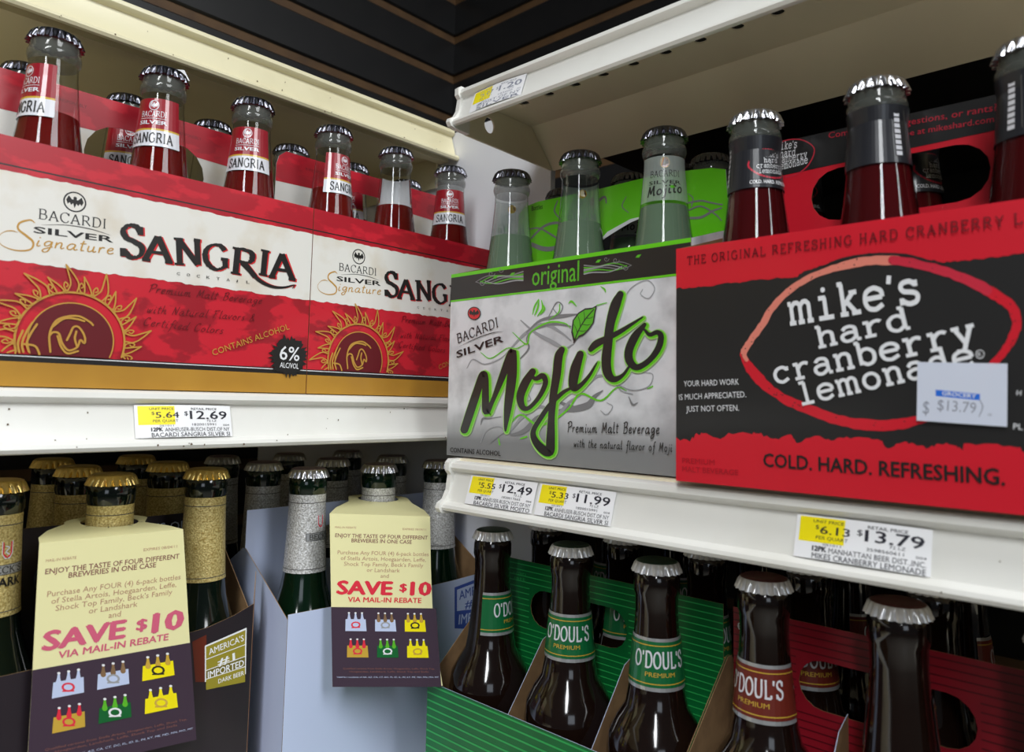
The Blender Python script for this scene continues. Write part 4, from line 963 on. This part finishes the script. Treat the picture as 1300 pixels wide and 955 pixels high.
# ---- striped cartons with brown bottles, lower right
def striped_carton(x0, x1, y0, base, line, label, word):
    z0, zf = -.3180, -.2020
    r = root('six_pack_carton', (x0, y0, z0), label, 'carton', 'six-pack cartons')
    carton_shell(r, False, x0, x1, y0, .1270, z0, zf, base, 'kraft', side_top=-.150)
    W = x1-x0; m = MB(); fr = frR(x0, y0, z0)
    plate(m, fr, [(0, 0), (W, 0), (W, zf-z0), (0, zf-z0)], [], .0005, base, 'card_white', 'kraft'); a = Art(m, fr.p)
    for k in range(22): a.rect(0, .004+k*.0052, W, .0052+k*.0052, line)
    m.build('front_panel', r)
    m = MB(); fr = frR(x0, y0+.0635, z0); top = -.1205-z0
    plate(m, fr, [(.003, 0), (W-.003, 0), (W-.003, top), (.003, top)], [capsule(.042, -.166-z0, .128, -.1395-z0)], .0005, base, 'kraft', 'kraft'); a = Art(m, fr.p, pxmap(fr))
    for k in range(22):
        v = top-.0035-k*.0042
        if .0735 < v+z0+.2260 < .0990 or True:
            vv = v+z0
            if -.1672 < vv < -.1385:
                a.rect(.003, v, .0405, v+.0007, line); a.rect(.1295, v, W-.003, v+.0007, line)
            else: a.rect(.003, v, W-.003, v+.0007, line)
    if word: 
        a.text('e', (937, 800), (944, 801), 16, 'paper_white', bold=.01)
    else:
        a.text('ALCOHOL', (651, 729), (669, 732), 4, 'stripe_light'); a.text('FREE', (653, 736), (667, 738.5), 4, 'stripe_light')
    m.build('handle_panel', r)
    for xx in ((x0+W*.3370, x0+W*.6821) if not word else (x0+W*.347, x0+W*.677)):
        m = MB(); f2 = Frame((xx, y0, z0), (0, 1, 0), UP, (1, 0, 0))
        plate(m, f2, [(.001, .03), (.062, .03), (.062, .155), (.048, .150), (.001, .095)], [], .0004, 'kraft', 'card_white', 'card_white'); m.build('partition', r)
    return r
striped_carton(-.4085, -.2078, .3585, 'stripe_green', 'stripe_light', 'green striped six-pack carton at the corner end of the lower right shelf', False)
striped_carton(-.2070, -.0090, .3580, 'stripe_red', 'stripe_dark', 'dark red striped six-pack carton under the lemonade price tag', True)
for i, (x, t) in enumerate(((-.3775, 66), (-.3046, -8), (-.2386, 8))):
    put(P_ODG, x, .3910, -.3174, t, ('brown bottle with dark green cap nearest the corner, neck label turned sideways', 'brown bottle with dark green cap and green neck label, in front of the handle hole', 'brown bottle with dark green cap and green neck label, beside the red carton')[i], 'green-capped brown bottles')
    put(P_ODG, x, .4540, -.3174, t+40, 'brown bottle behind the green striped handle panel, %s from the corner' % where[i], 'green-capped brown bottles')
for i, (x, t) in enumerate(((-.1715, -24), (-.1049, 170), (-.0400, 160))):
    put(P_ODA, x, .3910, -.3155, t, ('brown bottle with maroon cap and maroon neck label', 'brown bottle with maroon cap and bare neck, right of the maroon-labelled one', 'brown bottle with maroon cap at the right end of the dark red carton')[i], 'maroon-capped brown bottles')
    put(P_ODA, x, .4540, -.3155, t+40, 'brown bottle behind the dark red striped handle panel, %s from the left' % where[i], 'maroon-capped brown bottles')
for i, x in enumerate((-.37, -.305, -.24, -.1715, -.105, -.04)):
    put(P_ODA if i > 2 else P_ODG, x, .53, -.3165, 30*i, 'brown bottle in the dark back row of the lower right shelf, %s from the corner' % where[i], 'back row brown bottles')

# ---- foil-necked green bottles, lower left
def becks_carton(x0, y0, y1, white, label):
    z0 = -.2855
    r = root('six_pack_carton', (x0, y0, z0), label, 'carton', 'six-pack cartons')
    W = y1-y0; base = 'card_white' if white else 'carton_dark'
    carton_shell(r, True, y0, y1, x0, .1300, z0, -.150 if white else -.155, base, 'kraft', side_top=-.112, side_in=.0006 if white else .0145)
    fr = frL(x0, y0, z0); m = MB()
    if white: out = [(0, 0), (W, 0), (W, .1385), (W*.78, .137), (W*.4, .1365), (0, .139)]
    else: out = [(0, 0), (W-.0085, 0), (W-.0085, .1462), (W-.022, .1412), (W-.04, .1370), (W-.07, .1350), (0, .1350)]
    plate(m, fr, out, [], .0005, base, 'kraft', 'kraft'); px0 = pxmap(fr); a = Art(m, fr.p, px0)
    if white:
        a.poly([(577, 746), (640, 722), (640, 800), (577, 798)], 'card_blue', True); a.poly([(580, 749), (638, 727), (638, 769), (580, 776)], 'card_white', True)
        a.text("AMERICA'S", (583, 762), (632, 745), 12, 'card_blue', bold=.01); a.text('#1', (590, 773), (604, 770), 11, 'card_blue', bold=.01)
        a.text('IMPORTED', (582, 793), (634, 784), 13, 'card_white', bold=.01)
    else:
        a.poly([(248, 866), (244, 815), (262, 806), (262, 866)], 'carton_rust', True)
        a.poly([(260, 820), (313, 797), (312, 856), (260, 866)], 'paper_white', True)
        a.poly([(261.5, 821.5), (311.5, 800), (311, 818), (261.5, 837)], 'sign_olive', True); a.poly([(261.5, 838), (311, 819), (311, 833), (261.5, 851)], 'sign_olive', True)
        a.poly([(261.5, 852), (311, 834), (311, 846), (261.5, 862)], 'sign_olive_dark', True); a.poly([(261.5, 863), (311, 847), (311, 866), (261.5, 876)], 'sign_olive', True)
        a.text("AMERICA'S", (265.5, 832), (309.5, 813.5), 8.5, 'paper_white', bold=.01); a.text('#1', (277, 846), (298, 838), 10, 'paper_white', bold=.02)
        a.text('IMPORTED', (264, 861.5), (309.5, 845.5), 9, 'paper_white', bold=.02); a.text('DARK BEER', (277, 868), (309.5, 857), 6, 'paper_white', bold=.01)
    m.build('front_panel', r)
    if not white:
        m = MB(); A, B = Vector((x0, y1-.0082, z0)), Vector((x0-.0140, y1-.0002, z0)); ud = (B-A).normalized(); f3 = Frame(A, ud, UP, ud.cross(Vector(UP))); ln = (B-A).length
        plate(m, f3, [(0, 0), (ln, 0), (ln, .1640), (0, .1462)], [], .0004, 'carton_rust', 'kraft', 'kraft'); m.build('corner_panel', r)
    fr = frL(x0-.0655, y0, z0); m = MB(); top = -.0845-z0
    plate(m, fr, [(.001, 0), (W-.001, 0), (W-.001, top-.004), (W-.006, top), (.001, top)], [capsule(.06, top-.045, .13, top-.018)], .0005, base, 'kraft', base); a = Art(m, fr.p)
    if not white:
        a.text('THE TASTE IS OURS', (.085, top-.012), (.165, top-.012), .007, 'card_white', px=False)
    m.build('handle_panel', r)
    return r
becks_carton(-.4660, .0780, .2600, False, 'dark six-pack carton with an olive import badge, lower left')
becks_carton(-.4500, .2683, .4620, True, 'white six-pack carton with blue import badge between the two rebate cards')
# brown inner flap at the open corner of the dark carton
for i, (y, t) in enumerate(((.1085, 30), (.1690, 40), (.2295, 176))):
    put(P_GOLD, -.4985, y, -.2847, t, ('green bottle with gold foil neck left of the left rebate card', 'green bottle with gold foil neck wearing the left rebate card', 'green bottle with plain gold foil neck, between the two rebate cards')[i], 'gold foil bottles')
    put(P_GOLD, -.5635, y, -.2847, t+30, 'green bottle with gold foil neck in the second row, %s from the left' % where[i], 'gold foil bottles')
    put(P_GOLD, -.6370, y+.004, -.2847, t+50, 'green bottle with gold foil neck in the dark third row, %s from the left' % where[i], 'gold foil bottles')
for i, (y, t) in enumerate(((.2990, 46), (.3640, 20), (.4290, 178))):
    put(P_SILV, -.4815, y, -.2847, t, ('green bottle with silver foil neck and red shield, left of the right rebate card', 'green bottle with silver foil neck wearing the right rebate card', 'green bottle with plain silver foil neck, right of the rebate cards')[i], 'silver foil bottles')
    put(P_SILV, -.5480, y, -.2847, t+150, 'green bottle with silver foil neck in the second row, %s from the left' % where[i], 'silver foil bottles')
    put(P_SILV, -.6200, y, -.2847, t+150, 'green bottle with silver foil neck in the dark third row, %s from the left' % where[i], 'silver foil bottles')

# ---- rebate cards hung on two necks
def rebate_card(label, fr, neck, outline, L, faded, hs=1.0):
    """L maps a (across 0..1, down 0..1) spot of the printed face to photo measurements."""
    r = root('rebate_card', fr.O, label, 'card', 'mail-in rebate cards')
    px0 = pxmap(fr); m = MB(); pts = [px0(*p) for p in outline]
    if (lambda q: sum(a[0]*b[1]-b[0]*a[1] for a, b in zip(q, q[1:]+q[:1])))(pts) < 0: pts = pts[::-1]
    plate(m, fr, pts, [], .0004, 'hang_cream'); a = Art(m, fr.p, px0)
    T = 'hang_text'
    q = lambda u, v: L(u, v)
    def line(s, u0, u1, v, h, mm, b=0.0): a.text(s, q(u0, v), q(u1, v), h, mm, bold=b)
    a.poly([q(0.0, .55), q(1.0, .55), q(1.0, 1.02), q(0.0, 1.02)], 'hang_purple', True)
    k = hs
    line('MAIL-IN REBATE', .05, .26, .085, 2.6*k, T); line('EXPIRES 08/04/11', .72, .95, .085, 2.6*k, T)
    mv = 'hang_mauve'
    line('ENJOY THE TASTE OF FOUR DIFFERENT', .05, .96, .138, 5*k, mv, .012); line('BREWERIES IN ONE CASE', .21, .80, .166, 5*k, mv, .012)
    for i, (t, u0, u1) in enumerate((('Purchase Any FOUR (4) 6-pack bottles', .07, .96), ('of Stella Artois, Hoegaarden, Leffe,', .10, .93), ("Shock Top Family, Beck's Family", .13, .90), ('or Landshark', .35, .67), ('and', .48, .56))):
        line(t, u0, u1, .238+.0335*i, 5.2*k, T)
    red = 'hang_red' if not faded else 'hang_pink'
    line('SAVE', .06, .58, .472, 17.5*k, red, .045); line('$', .66, .725, .45, 10*k, red, .03); line('10', .765, .95, .472, 17.5*k, red, .045)
    line('VIA MAIL-IN REBATE', .16, .86, .518, 6.6*k, red, .02)
    packs = [(.23, .655, 'card_white', 'card_white', 'hang_red'), (.51, .655, 'kraft', 'card_white', 'swirl_light'), (.79, .655, 'label_gold', 'tag_yellow', 'ink'), (.24, .81, 'hang_red', 'label_gold', 'hang_red'), (.52, .81, 'leaf_green', 'stripe_green', 'paper_white'), (.80, .81, 'tag_yellow', 'tag_yellow', 'label_gold')]
    for (u, v, c1, c2, c3) in packs:
        a.poly([q(u-.095, v-.035), q(u+.095, v-.035), q(u+.10, v+.035), q(u-.10, v+.035)], c2, True)
        for n_ in (-1, 0, 1):
            b = q(u+.062*n_, v-.072); d = q(u+.062*n_, v-.03)
            a.stroke([(b[0], b[1], 1.8*k), ((b[0]+d[0])/2, (b[1]+d[1])/2, 2.8*k), (d[0], d[1], 5.0*k)], 0, c1, px=True, smooth=False)
            a.disc(b, 1.5*k, 1.1*k, 'paper_white', 8, True)
        cc = q(u, v-.002); a.disc(cc, 6*k, 4.2*k, c3, 16, True); a.disc(cc, 4*k, 2.6*k, c2, 14, True)
        a.stroke([(cc[0]-5*k, cc[1]+3.6*k), (cc[0]+5*k, cc[1]+3.2*k)], 1.2*k, c3, px=True)
    for i, t in enumerate(('Qualified cartons from Stella Artois, Hoegaarden, Leffe, Shock Top,', 'Hoegaarden, Landshark, Leffe, Shock Top and Stella')):
        line(t, .10+.06*i, .95-.06*i, .915+.018*i, 2.2*k, 'hang_mauve')
    line('Valid for residents of AK, AZ, CA, CT, DC, FL, ID, IL, IN, KY, ME, MD, MN, MO, MT', .04, .98, .965, 2.0*k, 'card_white')
    m.build('card_face', r)
    # flap folded back over the neck
    m = MB(); n = Vector((neck[0], neck[1], 0)); top = sorted(pts, key=lambda p: -p[1])[:2]; top.sort()
    A, B = fr.p(*top[0]), fr.p(*top[1]); mid = (A+B)/2
    U2 = (B-A).normalized(); tgt = Vector((neck[0], neck[1], mid.z+.0020)); V2 = (tgt-mid); V2 = (V2-U2*V2.dot(U2)); dl = V2.length; V2.normalize(); N2 = U2.cross(V2)
    w = (B-A).length/2; f2 = Frame(mid, U2, V2, N2)
    off = (tgt-mid).dot(U2)
    arc = [(off+.024*math.cos(PI*i/12), dl+.004+.017*math.sin(PI*i/12)) for i in range(13)]
    plate(m, f2, [(-w, 0), (w, 0), (w*.92, dl*.35), (w*.7, dl*.75)]+arc+[(-w*.7, dl*.75), (-w*.92, dl*.35)], [circ((off, dl), .0162, 24, .0166)], .0004, 'hang_cream')
    for an in (210, 250, 290, 330):
        c, s = math.cos(math.radians(an)), math.sin(math.radians(an))
        m.add([f2.p(off+.0160*c-.0003*s, dl+.0160*s+.0003*c, .0002), f2.p(off+.0160*c+.0003*s, dl+.0160*s-.0003*c, .0002), f2.p(off+.0215*c, dl+.0215*s, .0002)], [(0, 1, 2)], 'hole_black')
    m.build('neck_flap', r)
    return r
def bil(tl, tr, br, bl):
    return lambda u, v: (tl[0]*(1-u)*(1-v)+tr[0]*u*(1-v)+br[0]*u*v+bl[0]*(1-u)*v, tl[1]*(1-u)*(1-v)+tr[1]*u*(1-v)+br[1]*u*v+bl[1]*(1-u)*v)
f1 = frL(-.4580, .15, -.14)
L1 = bil((50, 690), (232.5, 672), (249, 934), (34, 983))
rebate_card('pale yellow rebate card on the gold-necked bottle, print slanting upwards', f1, (-.4985, .1690), [(50, 690), (232.5, 672), (236, 730), (240, 800), (249, 934), (34, 983), (41, 860), (46, 760)], L1, True, 1.42)
nn = Vector((.483, -.364, .02)).normalized()
f2_ = Frame(Vector((-.483, .364, -.135))+nn*.0755, Vector((0, 0, 1)).cross(nn).normalized(), nn.cross(Vector((0, 0, 1)).cross(nn).normalized()), nn)
L2 = bil((418.5, 652), (546, 656), (560, 868), (422, 868))
rebate_card('pale yellow rebate card on the silver-necked bottle, bold red SAVE print', f2_, (-.4815, .364), [(418.5, 652), (546, 656), (547, 720), (549, 770), (554, 820), (562, 871), (422, 871), (421, 800), (419.5, 720)], L2, False)

# ---- price tags in the rails
def price_tag(fr_rail, t, label, unit, price, code, maker, item, w=.0575, faint=False, k=1.0):
    o1, u1, o0, u0 = .0019+.0006, -.0086*k, .0078+.0006, -.0274*k
    V = Vector(fr_rail.N)*(o1-o0)+Vector(fr_rail.V)*(u1-u0); L = V.length; V.normalize()
    U = Vector(fr_rail.U); O = fr_rail.p(t, u0, o0)
    fr = Frame(O, U, V, U.cross(V))
    r = root('price_tag', O, label, 'price tag', 'shelf price tags')
    m = MB(); k = 10
    # paper strip, a little bowed in its channel
    bow = lambda u: .0007+.0012*math.sin(PI*min(max(u/w, 0), 1))
    surf = lambda u, v, h: fr.p(u, v, bow(u)+h)
    vs = [surf(w*i/k, v, 0) for i in range(k+1) for v in (0, L)]
    m.add(vs, [(2*i, 2*i+2, 2*i+3, 2*i+1) for i in range(k)], 'tag_white'); vs2 = [surf(w*i/k, v, -.0002) for i in range(k+1) for v in (0, L)]
    m.add(vs2, [(2*i, 2*i+1, 2*i+3, 2*i+2) for i in range(k)], 'tag_white')
    a = Art(m, surf, h0=.00008)
    X = lambda f: f*w; Yv = lambda f: L*(1-f)
    a.rect(X(.03), Yv(.61), X(.39), Yv(.03), 'tag_yellow', 6)
    I = 'tag_ink' if not faint else 'sticker_ink'
    def tx(s, x0, x1, y, h, b=0.0, mm=None): a.text(s, (X(x0), Yv(y)), (X(x1), Yv(y)), h*L, mm or I, px=False, bold=b)
    tx('UNIT PRICE', .14, .38, .155, .075, .01); tx('$', .16, .19, .30, .10); tx(unit, .20, .43, .40, .19, .012); tx('PER QUART', .17, .42, .535, .085); tx('051011', .23, .37, .67, .055)
    if price:
        tx('RETAIL PRICE', .56, .84, .155, .075, .01); tx('$', .485, .525, .33, .14); tx(price, .545, .95, .44, .27, .016)
        tx('72 LZ', .72, .83, .53, .07); tx(code, .56, .82, .65, .075); tx('004', .90, .97, .66, .06)
    tx('12PK', .15, .26, .81, .12, .05); tx(maker, .28, .97, .825, .125, .0); tx(item, .15, .97, .985, .135, .005)
    m.build('paper_strip', r); return r
price_tag(LMF, onX(171, 535, -.442).y, 'price tag reading 12.69 on the left middle shelf rail', '5.64', '12.69', '1820015991', 'ANHEUSER-BUSCH DIST.OF NY', 'BACARDI SANGRIA SILVER SI')
price_tag(RMF, onY(593, 622, .349).x, 'price tag reading 12.49 under the silver mojito carton', '5.55', '12.49', '1820017665', 'ANHEUSER-BUSCH DIST.OF NY', 'BACARDI SILVER MOJITO', w=.0605)
price_tag(RMF, onY(681, 632, .349).x, 'price tag reading 11.99, second from the end of the right middle shelf', '5.33', '11.99', '1820015991', 'ANHEUSER-BUSCH DIST.OF NY', 'BACARDI SANGRIA SILVER SI')
price_tag(RMF, onY(1009, 685, .349).x, 'price tag reading 13.79 under the black and red lemonade carton', '6.13', '13.79', '3598560611', 'MANHATTAN BEER DIST.,INC.', 'MIKES CRANBERRY LEMONADE')
price_tag(RUF, onY(598, 125, .359).x, 'faded price tag at the end of the upper right shelf rail', '5.07', '1.20', '182000', 'DIST.OF NY', 'SILVER', w=.052, faint=True, k=.92)

m = MB(); pts = [onX(*p, -.4830) for p in ((208, 90.5), (219, 85.0), (234, 89.0), (241, 103))]
pts[1] = pts[1]+Vector((-.004, 0, 0))
m.add(pts+[p-Vector((.0003, 0, 0)) for p in pts], [(0, 3, 2, 1), (4, 5, 6, 7), (0, 1, 5, 4), (1, 2, 6, 5), (2, 3, 7, 6), (3, 0, 4, 7)], 'paper_white')
tag(m.build('paper_scrap', loc=tuple(pts[0])), 'small torn white paper corner lying on the second sangria bottle cap', 'paper')
